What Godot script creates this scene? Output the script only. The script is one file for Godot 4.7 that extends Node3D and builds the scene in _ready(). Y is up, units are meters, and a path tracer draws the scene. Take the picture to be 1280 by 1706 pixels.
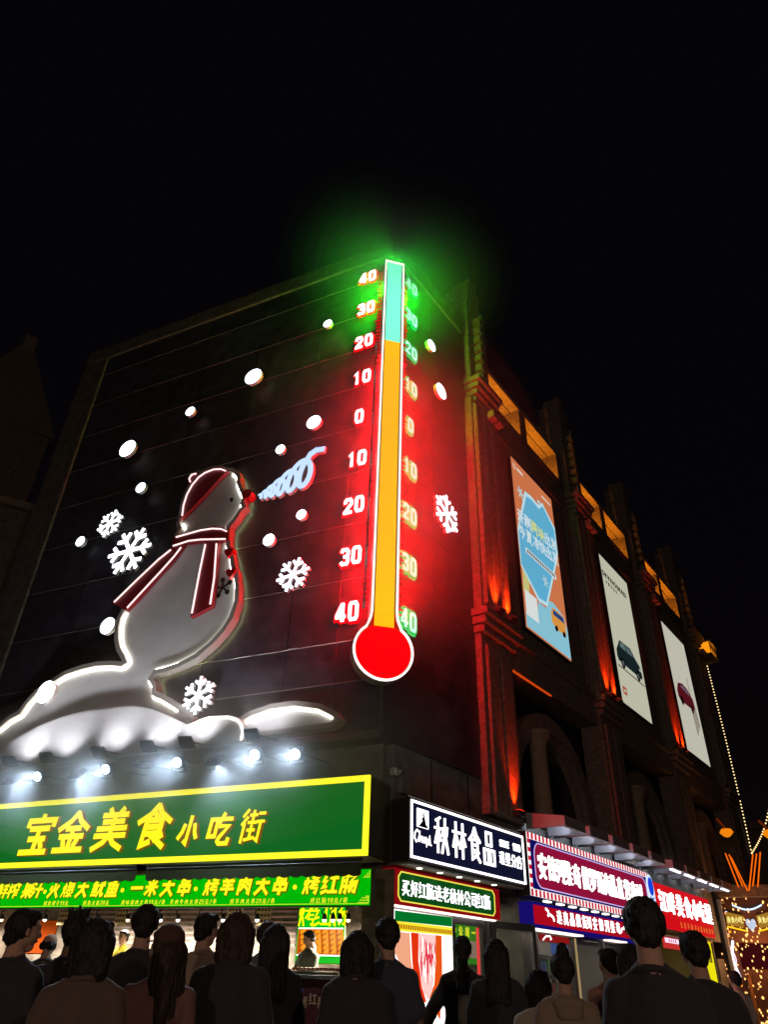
extends Node3D
# Night street corner: a dark clad building with a lit thermometer and a polar bear sign,
# a stone arcade with backlit posters, snack shops at street level and a crowd in front.

const CORNER := Vector3(0.061, 0.0, -12.0)
var FL := Transform3D()   # left facade: x to the right, y up, z out of the wall; origin at the corner
var FR := Transform3D()   # right facade, likewise
var FT := Transform3D()   # plane of the thermometer, across the corner
var taken := {}
var G := {}
var heads := {}
var M := {}
var bold: SystemFont


class Geo:
	var v := PackedVector3Array()
	var n := PackedVector3Array()
	var c := PackedColorArray()
	var col := Color.WHITE

	func tri(a: Vector3, b: Vector3, d: Vector3) -> void:
		var nn := (b - a).cross(d - a).normalized()
		v.append(a); v.append(d); v.append(b)
		for i in 3:
			n.append(nn); c.append(col)

	func tri_n(a, b, d, na, nb, nd) -> void:
		v.append(a); v.append(d); v.append(b)
		n.append(na); n.append(nd); n.append(nb)
		for i in 3:
			c.append(col)

	func quad(a: Vector3, b: Vector3, d: Vector3, e: Vector3) -> void:
		tri(a, b, d); tri(a, d, e)

	func box(ctr: Vector3, size: Vector3, b := Basis.IDENTITY) -> void:
		var h := size * 0.5
		var p := []
		for i in 8:
			p.append(ctr + b * Vector3(h.x if i & 1 else -h.x, h.y if i & 2 else -h.y, h.z if i & 4 else -h.z))
		quad(p[4], p[5], p[7], p[6]); quad(p[1], p[0], p[2], p[3])
		quad(p[5], p[1], p[3], p[7]); quad(p[0], p[4], p[6], p[2])
		quad(p[6], p[7], p[3], p[2]); quad(p[0], p[1], p[5], p[4])

	# x0..x1, y0..y1, z0..z1 with a chamfer on the front edges
	func slab(x0: float, x1: float, y0: float, y1: float, z0: float, z1: float, k := 0.0) -> void:
		if k <= 0.0:
			box(Vector3(x0 + x1, y0 + y1, z0 + z1) * 0.5, Vector3(x1 - x0, y1 - y0, z1 - z0))
			return
		var a := [Vector3(x0, y0, z0), Vector3(x1, y0, z0), Vector3(x1, y1, z0), Vector3(x0, y1, z0)]
		var m := [Vector3(x0, y0, z1 - k), Vector3(x1, y0, z1 - k), Vector3(x1, y1, z1 - k), Vector3(x0, y1, z1 - k)]
		var f := [Vector3(x0 + k, y0 + k, z1), Vector3(x1 - k, y0 + k, z1), Vector3(x1 - k, y1 - k, z1), Vector3(x0 + k, y1 - k, z1)]
		for i in 4:
			var j := (i + 1) % 4
			quad(a[i], a[j], m[j], m[i]); quad(m[i], m[j], f[j], f[i])
		quad(f[0], f[1], f[2], f[3]); quad(a[3], a[2], a[1], a[0])

	func prism(poly: PackedVector2Array, z0: float, z1: float) -> void:
		var area := 0.0
		for i in poly.size():
			area += poly[i].cross(poly[(i + 1) % poly.size()])
		if area < 0.0:
			poly = poly.duplicate(); poly.reverse()
		var idx := Geometry2D.triangulate_polygon(poly)
		for i in range(0, idx.size(), 3):
			var a := poly[idx[i]]; var b := poly[idx[i + 1]]; var d := poly[idx[i + 2]]
			if (b - a).cross(d - a) < 0.0:
				var t := b; b = d; d = t
			tri(Vector3(a.x, a.y, z1), Vector3(b.x, b.y, z1), Vector3(d.x, d.y, z1))
			tri(Vector3(a.x, a.y, z0), Vector3(d.x, d.y, z0), Vector3(b.x, b.y, z0))
		for i in poly.size():
			var a := poly[i]; var b := poly[(i + 1) % poly.size()]
			quad(Vector3(a.x, a.y, z0), Vector3(b.x, b.y, z0), Vector3(b.x, b.y, z1), Vector3(a.x, a.y, z1))

	# a flat bar of width w along a path, mitred at the bends
	func band(p: PackedVector2Array, w: float, z0: float, z1: float, closed := false, grow := 0.0) -> void:
		var k := p.size()
		if k < 2:
			return
		var left := PackedVector2Array(); var right := PackedVector2Array()
		for i in k:
			var here := p[i]
			var din: Vector2 = (here - p[(i - 1 + k) % k]).normalized()
			var dout: Vector2 = (p[(i + 1) % k] - here).normalized()
			if not closed and i == 0:
				din = dout; here -= dout * grow
			if not closed and i == k - 1:
				dout = din; here += din * grow
			var nrm := Vector2(-din.y, din.x) + Vector2(-dout.y, dout.x)
			if nrm.length() < 0.2:
				nrm = Vector2(-din.y, din.x)
			nrm = nrm.normalized()
			var stretch: float = minf(1.0 / maxf(nrm.dot(Vector2(-din.y, din.x)), 0.1), 1.7)
			left.append(here + nrm * w * 0.5 * stretch); right.append(here - nrm * w * 0.5 * stretch)
		var last := k if closed else k - 1
		for i in last:
			var j := (i + 1) % k
			var a := Vector3(right[i].x, right[i].y, z1); var b := Vector3(right[j].x, right[j].y, z1)
			var d := Vector3(left[j].x, left[j].y, z1); var e := Vector3(left[i].x, left[i].y, z1)
			var dn := Vector3(0, 0, z0 - z1)
			quad(a, b, d, e)
			quad(a + dn, b + dn, b, a); quad(d + dn, e + dn, e, d); quad(e + dn, d + dn, b + dn, a + dn)
			if not closed and i == 0:
				quad(e + dn, a + dn, a, e)
			if not closed and i == last - 1:
				quad(b + dn, d + dn, d, b)

	func tube(p: PackedVector3Array, r: float, sides := 8, closed := false) -> void:
		var k := p.size()
		var rings := []
		for i in k:
			var a := p[(i - 1 + k) % k] if closed or i > 0 else p[i]
			var b := p[(i + 1) % k] if closed or i < k - 1 else p[i]
			var t := (b - a).normalized()
			var s := t.cross(Vector3(0.123, 0.31, 0.94)).normalized()
			var u := s.cross(t)
			var ring := []
			for j in sides:
				var ang := TAU * j / sides
				ring.append((s * cos(ang) + u * sin(ang)))
			rings.append(ring)
		var last := k if closed else k - 1
		for i in last:
			var i2 := (i + 1) % k
			for j in sides:
				var j2 := (j + 1) % sides
				var n0: Vector3 = rings[i][j]; var n1: Vector3 = rings[i][j2]; var n2: Vector3 = rings[i2][j2]; var n3: Vector3 = rings[i2][j]
				tri_n(p[i] + n0 * r, p[i2] + n2 * r, p[i] + n1 * r, n0, n2, n1)
				tri_n(p[i] + n0 * r, p[i2] + n3 * r, p[i2] + n2 * r, n0, n3, n2)
		if not closed:
			for e in [0, k - 1]:
				var t := (p[1] - p[0]).normalized() * -1.0 if e == 0 else (p[k - 1] - p[k - 2]).normalized()
				for j in sides:
					var a: Vector3 = p[e] + rings[e][j] * r; var b: Vector3 = p[e] + rings[e][(j + 1) % sides] * r
					tri_n(p[e], a, b, t, t, t)

	# profile of (radius, height) turned about y
	func lathe(prof: Array, segs: int, xf := Transform3D.IDENTITY) -> void:
		for i in prof.size() - 1:
			var p0: Vector2 = prof[i]; var p1: Vector2 = prof[i + 1]
			var sl := Vector2(p1.y - p0.y, p0.x - p1.x).normalized()
			for j in segs:
				var a0 := TAU * j / segs; var a1 := TAU * (j + 1) / segs
				var d0 := Vector3(cos(a0), 0, -sin(a0)); var d1 := Vector3(cos(a1), 0, -sin(a1))
				var na := (xf.basis * (d0 * sl.x + Vector3.UP * sl.y)).normalized(); var nb := (xf.basis * (d1 * sl.x + Vector3.UP * sl.y)).normalized()
				var q0 := xf * (d0 * p0.x + Vector3.UP * p0.y); var q1 := xf * (d1 * p0.x + Vector3.UP * p0.y)
				var q2 := xf * (d1 * p1.x + Vector3.UP * p1.y); var q3 := xf * (d0 * p1.x + Vector3.UP * p1.y)
				tri_n(q0, q1, q2, na, nb, nb); tri_n(q0, q2, q3, na, nb, na)

	func disc(ctr: Vector2, rx: float, ry: float, z0: float, z1: float, segs := 20, k := 0.0) -> void:
		var top := PackedVector2Array(); 
		for i in segs:
			top.append(ctr + Vector2(cos(TAU * i / segs) * rx, sin(TAU * i / segs) * ry))
		prism(top, z0, z1)
		if k > 0.0:
			pass

	func add(arrays: Array, xf: Transform3D) -> void:
		var vv: PackedVector3Array = arrays[Mesh.ARRAY_VERTEX]
		var nn: PackedVector3Array = arrays[Mesh.ARRAY_NORMAL]
		var cc = arrays[Mesh.ARRAY_COLOR]
		var ix = arrays[Mesh.ARRAY_INDEX]
		var total: int = ix.size() if ix != null and ix.size() else vv.size()
		for i in total:
			var k: int = ix[i] if ix != null and ix.size() else i
			v.append(xf * vv[k]); n.append((xf.basis * nn[k]).normalized())
			c.append(cc[k] if cc != null and cc.size() else col)

	func merge(o: Geo, xf := Transform3D.IDENTITY) -> void:
		for i in o.v.size():
			v.append(xf * o.v[i]); n.append((xf.basis * o.n[i]).normalized()); c.append(o.c[i])

	func mesh() -> ArrayMesh:
		var a := []
		a.resize(Mesh.ARRAY_MAX)
		a[Mesh.ARRAY_VERTEX] = v; a[Mesh.ARRAY_NORMAL] = n; a[Mesh.ARRAY_COLOR] = c
		var m := ArrayMesh.new()
		if v.size():
			m.add_surface_from_arrays(Mesh.PRIMITIVE_TRIANGLES, a)
		return m


# ---------------------------------------------------------------- naming and parenting

func numbered(called: String) -> String:
	taken[called] = taken.get(called, 0) + 1
	return called if taken[called] == 1 else "%s_%03d" % [called, taken[called] - 1]

func tag(o: Node, label: String, category: String, group := "") -> Node:
	o.set_meta("label", label); o.set_meta("category", category)
	if group: o.set_meta("group", group)
	return o

func thing(called: String, label: String, category: String, xf := Transform3D.IDENTITY, group := "") -> Node3D:
	var o := Node3D.new()
	o.name = numbered(called); o.transform = xf
	add_child(o)
	tag(o, label, category, group)
	return o

func world_of(n: Node) -> Transform3D:
	var t := Transform3D.IDENTITY
	while n != self and n is Node3D:
		t = n.transform * t
		n = n.get_parent()
	return t

# a part; xf is given in the frame of its parent
func part(parent: Node, called: String, g, m: Material, xf := Transform3D.IDENTITY, label := "") -> MeshInstance3D:
	var o := MeshInstance3D.new()
	o.name = called
	o.mesh = g.mesh() if g is Geo else g
	o.material_override = m
	o.transform = xf
	parent.add_child(o, true)
	if label: o.set_meta("label", label)
	return o

func part_w(parent: Node, called: String, g, m: Material, wxf: Transform3D, label := "") -> MeshInstance3D:
	return part(parent, called, g, m, world_of(parent).affine_inverse() * wxf, label)

func solo(called: String, label: String, category: String, g, m: Material, xf := Transform3D.IDENTITY, group := "") -> MeshInstance3D:
	var o := MeshInstance3D.new()
	o.name = numbered(called); o.mesh = g.mesh() if g is Geo else g
	o.material_override = m; o.transform = xf
	add_child(o)
	tag(o, label, category, group)
	return o

func setting(called: String, g, m: Material, xf := Transform3D.IDENTITY) -> MeshInstance3D:
	var o := MeshInstance3D.new()
	o.name = called; o.mesh = g.mesh() if g is Geo else g
	o.material_override = m; o.transform = xf
	add_child(o)
	o.set_meta("kind", "structure")
	return o

func stuff(o: Node) -> Node:
	o.set_meta("kind", "stuff")
	return o


# ---------------------------------------------------------------- materials

func grain(lo: float, hi: float, freq: float, sd: int, px := 512) -> NoiseTexture2D:
	var f := FastNoiseLite.new()
	f.seed = sd; f.frequency = freq; f.fractal_octaves = 5
	var t := NoiseTexture2D.new()
	t.width = px; t.height = px; t.seamless = true; t.noise = f
	var r := Gradient.new()
	r.set_color(0, Color(lo, lo, lo)); r.set_color(1, Color(hi, hi, hi))
	t.color_ramp = r
	return t

func matte(c: Color, rough := 0.8, metal := 0.0, tex: Texture2D = null, scale := 1.0, bump := 0.0) -> StandardMaterial3D:
	var m := StandardMaterial3D.new()
	m.albedo_color = c; m.roughness = rough; m.metallic = metal
	if tex:
		m.albedo_texture = tex
		m.uv1_triplanar = true; m.uv1_world_triplanar = true; m.uv1_scale = Vector3.ONE * scale
		if bump > 0.0:
			m.heightmap_enabled = true; m.heightmap_texture = tex; m.heightmap_scale = bump
	return m

func glow(c: Color, e: float, base := Color.BLACK) -> StandardMaterial3D:
	var m := StandardMaterial3D.new()
	m.albedo_color = base; m.roughness = 0.8; m.metallic_specular = 0.12
	m.emission_enabled = true; m.emission = c; m.emission_energy_multiplier = e
	return m

func omni(parent: Node, at: Vector3, c: Color, e: float, size := 0.05) -> void:
	var l := OmniLight3D.new()
	l.name = "lamp_light"; l.position = at; l.light_color = c; l.light_energy = e; l.light_size = size
	l.omni_range = 40.0; l.omni_attenuation = 2.0; l.shadow_enabled = true
	parent.add_child(l, true)

func spot(parent: Node, at: Vector3, towards: Vector3, c: Color, e: float, angle: float, size := 0.06, soft := 0.6) -> void:
	var l := SpotLight3D.new()
	l.name = "lamp_light"; l.light_color = c; l.light_energy = e; l.light_size = size
	l.spot_angle = angle; l.spot_angle_attenuation = soft; l.spot_range = 40.0; l.spot_attenuation = 2.0; l.shadow_enabled = true
	var up := Vector3.UP if absf(towards.normalized().y) < 0.95 else Vector3.RIGHT
	l.transform = Transform3D(Basis.looking_at(towards, up), at)
	parent.add_child(l, true)

func area(parent: Node, at: Vector3, towards: Vector3, c: Color, e: float, w: float, h: float) -> void:
	var l := AreaLight3D.new()
	l.name = "lamp_light"; l.light_color = c; l.light_energy = e
	l.area_size = Vector2(w, h); l.area_normalize_energy = true; l.shadow_enabled = true
	var up := Vector3.UP if absf(towards.normalized().y) < 0.95 else Vector3.RIGHT
	l.transform = Transform3D(Basis.looking_at(towards, up), at)
	parent.add_child(l, true)


# ---------------------------------------------------------------- lettering

func pts(a: Array) -> PackedVector2Array:
	var p := PackedVector2Array()
	for q in a:
		p.append(Vector2(q[0], q[1]))
	return p

# the strokes of a character laid into the rectangle x0, y0, w, h (y up)
func glyph(ch: String, x0: float, y0: float, w: float, h: float) -> Array:
	var out := []
	for token in String(G[ch]).split("|"):
		if token.begins_with("@"):
			var b: PackedStringArray = token.substr(3).split(",")
			var l := float(b[0]); var t := float(b[1]); var r := float(b[2]); var d := float(b[3])
			out.append_array(glyph(token.substr(1, 1), x0 + w * l / 100.0, y0 + h * (1.0 - d / 100.0), w * (r - l) / 100.0, h * (d - t) / 100.0))
		else:
			var line := PackedVector2Array()
			for q in token.split(" "):
				var xy := q.split(",")
				line.append(Vector2(x0 + w * float(xy[0]) / 100.0, y0 + h * (1.0 - float(xy[1]) / 100.0)))
			out.append(line)
	return out

func ink(g: Geo, ch: String, cx: float, cy: float, w: float, h: float, weight: float, z0: float, z1: float, slant := 0.0) -> void:
	var i := 0
	var lines := glyph(ch, cx - w * 0.5, cy - h * 0.5, w, h)
	weight *= clampf(1.16 - .036 * lines.size(), .55, 1.08)   # crowded characters are cut with thinner strokes
	for line in lines:
		var p := PackedVector2Array()
		for q in line:
			p.append(Vector2(q.x + slant * (q.y - cy), q.y))
		var shut: bool = p.size() > 3 and p[0].distance_to(p[p.size() - 1]) < 0.001
		if shut:
			p.remove_at(p.size() - 1)
		var dz := 0.00012 * (i % 14)
		g.band(p, weight, z0, z1 + dz, shut, weight * 0.22)
		i += 1

func latin(g: Geo, s: String, cx: float, cy: float, h: float, z0: float, z1: float, slant := 0.0, squeeze := 1.0) -> void:
	var t := TextMesh.new()
	t.font = bold; t.font_size = 48; t.text = s; t.pixel_size = h / 34.0; t.depth = maxf(z1 - z0, 0.002)
	t.horizontal_alignment = HORIZONTAL_ALIGNMENT_CENTER; t.vertical_alignment = VERTICAL_ALIGNMENT_CENTER
	t.curve_step = 3.0
	var b := Basis(Vector3(squeeze, 0, 0), Vector3(slant, 1, 0), Vector3(0, 0, 1))
	g.add(t.get_mesh_arrays(), Transform3D(b, Vector3(cx, cy, (z0 + z1) * 0.5)))

# a line of mixed writing centred at cx
func line_of(g: Geo, s: String, cx: float, cy: float, size: float, pitch: float, weight: float, z0: float, z1: float, slant := 0.0, wide := 0.9) -> void:
	var adv := []
	var total := 0.0
	for ch in s:
		var a: float = pitch if G.has(ch) else pitch * 0.55
		adv.append(a); total += a
	var x := cx - total * 0.5
	for i in s.length():
		var ch := s[i]
		if G.has(ch):
			ink(g, ch, x + adv[i] * 0.5, cy, size * wide, size, weight, z0, z1, slant)
		elif ch == "·":
			g.disc(Vector2(x + adv[i] * 0.5, cy), size * 0.11, size * 0.11, z0, z1, 10)
		elif ch != " ":
			latin(g, ch, x + adv[i] * 0.5, cy, size * 0.86, z0, z1, slant)
		x += adv[i]

func set_glyphs() -> void:
	G = {
		"一": "5,50 95,50",
		"小": "50,3 50,92 38,84|26,30 20,55 6,75|74,30 82,55 95,75",
		"大": "6,34 94,34|50,3 50,34 40,65 8,97|50,36 62,66 94,97",
		"金": "50,3 34,24 4,44|50,3 66,24 96,44|28,42 72,42|14,62 86,62|50,42 50,93|28,70 34,86|72,70 66,86|6,95 94,95",
		"食": "50,2 34,22 4,40|50,2 66,22 96,40|46,20 56,30|28,36 72,36 72,66 28,66|28,36 28,92 50,84|28,51 72,51|48,68 92,96|82,70 62,80",
		"宝": "50,1 50,12|8,30 8,15 92,15 92,30|20,36 80,36|24,62 76,62|50,36 50,93|66,70 74,84|8,95 92,95",
		"美": "30,2 38,14|70,2 62,14|14,17 86,17|20,33 80,33|8,49 92,49|50,17 50,62|6,66 94,66|48,66 36,82 8,97|52,68 66,84 92,97",
		"吃": "6,20 34,20 34,72 6,72 6,20|58,2 44,32|52,20 96,20|48,42 88,42 56,76 52,88 60,95 94,95 96,80",
		"街": "24,2 6,22|26,24 6,46|17,42 17,98|34,18 64,18|49,5 49,40|32,40 66,40|34,62 64,62|49,48 49,86|30,90 68,84|72,14 96,14|68,38 98,38|84,38 84,94 74,88",
		"鱼": "34,2 8,26|30,12 66,12 50,28|16,30 84,30 84,74 16,74 16,30|50,30 50,74|16,52 84,52|4,94 96,94",
		"羊": "28,2 38,18|72,2 62,18|10,22 90,22|16,44 84,44|4,66 96,66|50,22 50,98",
		"鲜": "@鱼:0,5,46,95|@羊:50,0,100,100",
		"木": "4,30 96,30|52,2 52,98|50,32 8,72|56,36 92,64",
		"榨": "@木:0,0,34,100|68,0 68,10|40,24 40,12 98,12 98,24|60,20 44,36|78,20 94,34|58,38 42,62|54,48 98,48|66,48 66,98|66,64 94,64|66,80 94,80",
		"果": "20,4 80,4 80,48 20,48 20,4|20,26 80,26|50,4 50,98|4,62 96,62|46,64 8,94|54,64 92,94",
		"汁": "12,6 24,18|4,34 18,46|6,92 26,62|34,46 98,46|66,4 66,98",
		"火": "50,3 48,45 8,97|50,45 92,97|22,30 14,52|80,26 68,50",
		"爆": "@火:0,0,34,100|46,2 92,2 92,26 46,26 46,2|46,14 92,14|40,38 98,38|58,28 58,52|80,28 80,52|36,52 100,52|56,54 36,72|80,54 98,70|68,58 68,96 60,94|48,72 56,80|90,72 80,80|44,94 64,84|72,84 94,94",
		"鱿": "@鱼:0,5,44,95|50,30 98,30|70,3 68,50 48,97|80,34 80,86 86,94 96,92 97,78|84,8 94,20",
		"米": "50,3 50,98|4,46 96,46|20,12 34,34|80,12 66,34|46,48 8,88|54,48 92,88",
		"串": "24,8 76,8 76,34 24,34 24,8|12,44 88,44 88,74 12,74 12,44|50,0 50,100",
		"考": "22,14 80,14|50,0 50,34|4,34 96,34|90,6 10,66|40,52 84,52|44,52 36,70 86,70 78,96 62,90",
		"烤": "@火:0,0,36,100|@考:36,0,100,100",
		"肉": "12,20 88,20 88,92 76,86|12,20 12,98|50,2 46,26 26,48|52,22 74,44|48,46 24,74|50,48 76,72",
		"纟": "50,2 14,34 60,34 10,68 70,62|4,96 80,84",
		"红": "@纟:0,0,40,100|48,16 96,16|72,16 72,88|42,90 100,90",
		"月": "16,4 84,4 84,94 66,90|16,4 16,60 4,98|16,34 84,34|16,62 84,62",
		"肠": "@月:0,0,38,100|46,8 88,8 56,38 96,38 90,92 78,88|70,40 44,72|84,40 56,92",
		"禾": "84,4 20,14|4,34 96,34|52,12 52,98|50,36 8,74|56,38 94,66",
		"秋": "@禾:0,0,46,100|@火:48,0,100,100",
		"林": "@木:0,0,46,100|@木:50,0,100,100",
		"品": "28,4 72,4 72,40 28,40 28,4|6,54 42,54 42,94 6,94 6,54|58,54 94,54 94,94 58,94 58,54",
		"道": "46,2 54,12|82,2 74,12|34,18 98,18|64,18 58,28|44,30 88,30 88,78 44,78 44,30|44,46 88,46|44,62 88,62|8,10 18,20|4,38 20,38 20,74 4,88|20,78 40,94 98,94",
		"里": "18,6 82,6 82,54 18,54 18,6|18,30 82,30|50,6 50,92|14,72 86,72|4,94 96,94",
		"分": "36,4 6,44|62,4 94,44|24,46 76,46 70,92 56,88|46,46 14,96",
		"店": "50,0 50,12|10,14 96,14|10,14 10,60 2,98|54,22 54,52|54,36 88,36|26,52 86,52 86,94 26,94 26,52",
		"买": "12,12 86,12 78,28|24,30 40,38|14,46 34,54|4,68 96,68|56,22 54,66 12,98|58,72 90,96",
		"好": "26,2 14,50 42,78|4,28 44,28 34,66 6,98|54,12 90,12 74,36|74,36 74,92 62,88|50,50 98,50",
		"选": "56,2 44,24|52,16 94,16|40,40 98,40|72,2 72,40|60,42 56,66 38,80|78,42 78,72 96,72 96,62|8,8 18,20|4,38 20,38 20,74 4,88|20,78 40,94 98,94",
		"老": "22,16 74,16|46,2 46,36|4,36 96,36|86,8 8,76|78,52 40,68|38,52 38,86 46,94 88,92 92,78",
		"公": "36,4 8,46|62,4 94,46|46,46 16,90 82,84|66,62 90,98",
		"司": "12,8 88,8 88,94 72,90|10,30 70,30|14,48 64,48 64,82 14,82 14,48",
		"安": "50,0 50,12|8,30 8,16 92,16 92,30|4,54 96,54|42,28 22,66 84,96|72,54 60,78 10,98",
		"德": "24,2 4,26|26,24 4,48|16,42 16,98|38,14 98,14|68,2 66,26|42,28 94,28 94,46 42,46 42,28|60,28 60,46|76,28 76,46|36,56 100,56|40,72 34,90|52,70 54,94 80,94 80,82|66,64 72,76|88,68 98,84",
		"列": "4,10 58,10|28,12 6,48|24,32 52,32 38,66 6,96|22,50 36,62|70,14 70,70|92,4 92,94 78,90",
		"维": "@纟:0,0,36,100|52,2 38,36|48,24 48,98|68,4 76,16|48,26 96,26|50,48 92,48|50,70 92,70|48,92 98,92|72,26 72,92",
		"奇": "8,16 92,16|50,2 46,20 16,40|54,20 84,38|4,48 96,48|20,60 56,60 56,82 20,82 20,60|80,48 80,94 66,90",
		"俄": "24,2 4,40|15,28 15,98|56,4 34,14|30,34 98,34|46,12 46,92 34,88|30,66 60,54|68,2 70,44 86,90 97,92 98,76|92,48 64,90|82,8 92,20",
		"罗": "10,6 90,6 90,36 10,36 10,6|36,6 36,36|64,6 64,36|44,40 12,66|36,52 82,52 62,80 10,98|30,62 48,76",
		"斯": "16,4 16,66|40,4 40,66|4,18 52,18|16,34 40,34|16,50 40,50|2,68 54,68|18,74 6,94|38,74 50,90|92,4 62,12|64,10 62,60 52,96|62,40 98,40|82,40 82,98",
		"商": "50,0 50,12|4,14 96,14|34,18 40,28|66,18 60,28|10,98 10,32 90,32 90,94 78,92|40,36 28,54|60,36 74,54|32,60 68,60 68,84 32,84 32,60",
		"直": "10,14 90,14|50,0 48,26|24,26 76,26 76,84 24,84 24,26|24,46 76,46|24,64 76,64|4,94 96,94",
		"营": "6,12 94,12|32,2 32,22|68,2 68,22|8,42 8,28 92,28 92,42|28,40 72,40 72,56 28,56 28,40|18,66 82,66 82,94 18,94 18,66",
		"城": "4,36 38,36|20,8 20,78|2,84 40,72|44,24 98,24|48,24 48,62 36,98|48,46 66,46 66,76 56,74|74,4 76,48 88,86 98,90 98,76|94,38 66,92|84,6 94,16",
		"真": "10,12 90,12|50,0 50,22|22,22 78,22 78,74 22,74 22,22|22,40 78,40|22,57 78,57|4,78 96,78|36,82 10,97|64,82 92,97",
		"货": "34,2 6,28|22,18 22,48|88,6 56,22|54,4 54,36 62,44 92,42|22,54 80,54|22,54 22,82|80,54 80,82|50,62 46,82 10,98|58,82 92,98",
		"到": "4,8 62,8|32,10 14,36 54,32|46,24 58,40|10,58 58,58|34,44 34,86|4,92 64,82|76,14 76,68|94,2 94,94 82,90",
		"江": "12,6 24,18|4,34 18,46|6,92 26,62|40,14 94,14|66,14 66,88|32,90 100,90",
		"畔": "4,16 40,16 40,84 4,84 4,16|22,16 22,84|4,50 40,50|52,8 60,28|92,8 84,28|50,40 96,40|46,62 100,62|72,2 72,98",
		"屋": "14,6 90,6 90,28 14,28|14,6 14,60 2,98|24,42 94,42|54,42 34,58 86,56|74,50 90,62|30,76 90,76|58,62 58,94|18,96 98,96",
		"开": "10,12 90,12|4,48 96,48|32,12 30,56 8,96|70,12 70,98",
		"刷": "8,8 62,8 62,26 8,26|8,8 8,60 2,98|18,42 18,84|18,42 58,42 58,82|38,28 38,98|76,14 76,68|94,2 94,94 82,90",
		"两": "4,8 96,8|12,98 12,28 88,28 88,94 78,92|36,10 36,40 20,74|36,44 46,62|64,10 64,40 50,74|64,44 76,62",
		"块": "4,36 38,36|20,8 20,78|2,84 40,72|46,24 88,24 88,54|40,54 100,54|66,4 64,60 40,98|68,58 96,96",
		"出": "50,2 50,92|16,16 16,46 84,46 84,16|8,58 8,92 92,92 92,58",
		"发": "24,8 16,32 96,32|46,4 38,48 4,96|34,50 82,50 62,78 24,98|42,60 92,98|70,8 84,20",
		"今": "50,2 4,48|50,2 96,48|40,28 56,42|20,54 80,54 48,98",
		"夏": "8,6 92,6|48,6 44,16|26,18 74,18 74,54 26,54 26,18|26,30 74,30|26,42 74,42|44,56 14,80|36,66 76,66 54,84 8,98|38,76 92,98",
		"凉": "12,10 24,24|4,88 24,56|64,0 64,14|36,16 98,16|44,28 90,28 90,50 44,50 44,28|67,50 67,94 56,90|50,62 38,82|82,62 96,80",
		"快": "18,2 18,98|6,24 4,46|30,20 36,34|44,22 88,22 88,52|38,52 100,52|64,2 62,58 38,98|68,56 96,96",
		"元": "20,10 80,10|4,38 96,38|38,40 34,68 6,96|62,38 62,84 70,93 94,92 96,74",
		"子": "14,8 84,8 52,34|52,34 52,90 36,86|4,50 96,50",
		"板": "@木:0,0,38,100|92,4 48,14|50,12 48,60 36,98|50,40 90,40 74,74 48,98|54,54 96,96",
		"根": "@木:0,0,38,100|48,6 88,6 88,46 48,46|48,26 88,26|48,6 48,92 66,84|62,48 96,96|90,52 74,68",
		"风": "16,8 82,8 84,80 98,94|16,8 16,60 4,98|66,24 30,84|32,28 68,84",
		"味": "4,20 32,20 32,70 4,70 4,20|46,24 92,24|40,48 98,48|68,2 68,98|66,50 40,82|70,50 98,80",
		"猪": "38,4 6,30|14,12 30,40 28,90 14,86|28,50 4,78|52,18 90,18|70,2 70,38|44,38 100,38|96,8 42,60|58,54 92,54 92,94 58,94 58,54|58,74 92,74",
		"牛": "30,4 10,40|20,26 90,26|4,56 96,56|54,2 54,98",
		"须": "40,4 6,30|42,28 6,56|42,52 4,94|48,8 98,8|72,8 66,24|56,24 92,24 92,70|56,24 56,70|74,34 72,66 46,97|78,74 96,94",
		"面": "4,8 96,8|48,8 42,28|10,28 90,28 90,94 10,94 10,28|36,28 36,94|64,28 64,94|36,50 64,50|36,70 64,70",
		"刀": "12,12 86,12 80,92 60,86|48,12 40,60 10,96",
		"⓪": "24,3 76,3 90,17 90,83 76,97 24,97 10,83 10,17 24,3",
		"①": "32,20 56,4 56,98",
		"②": "12,26 14,14 26,4 76,4 90,16 90,38 12,92 12,96 92,96",
		"③": "12,16 24,4 76,4 90,16 90,38 78,49 42,49|78,50 90,60 90,84 76,96 24,96 10,84",
		"④": "68,98 68,4 60,4 6,64 6,74 96,74",
	}


# ---------------------------------------------------------------- bodies

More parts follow.
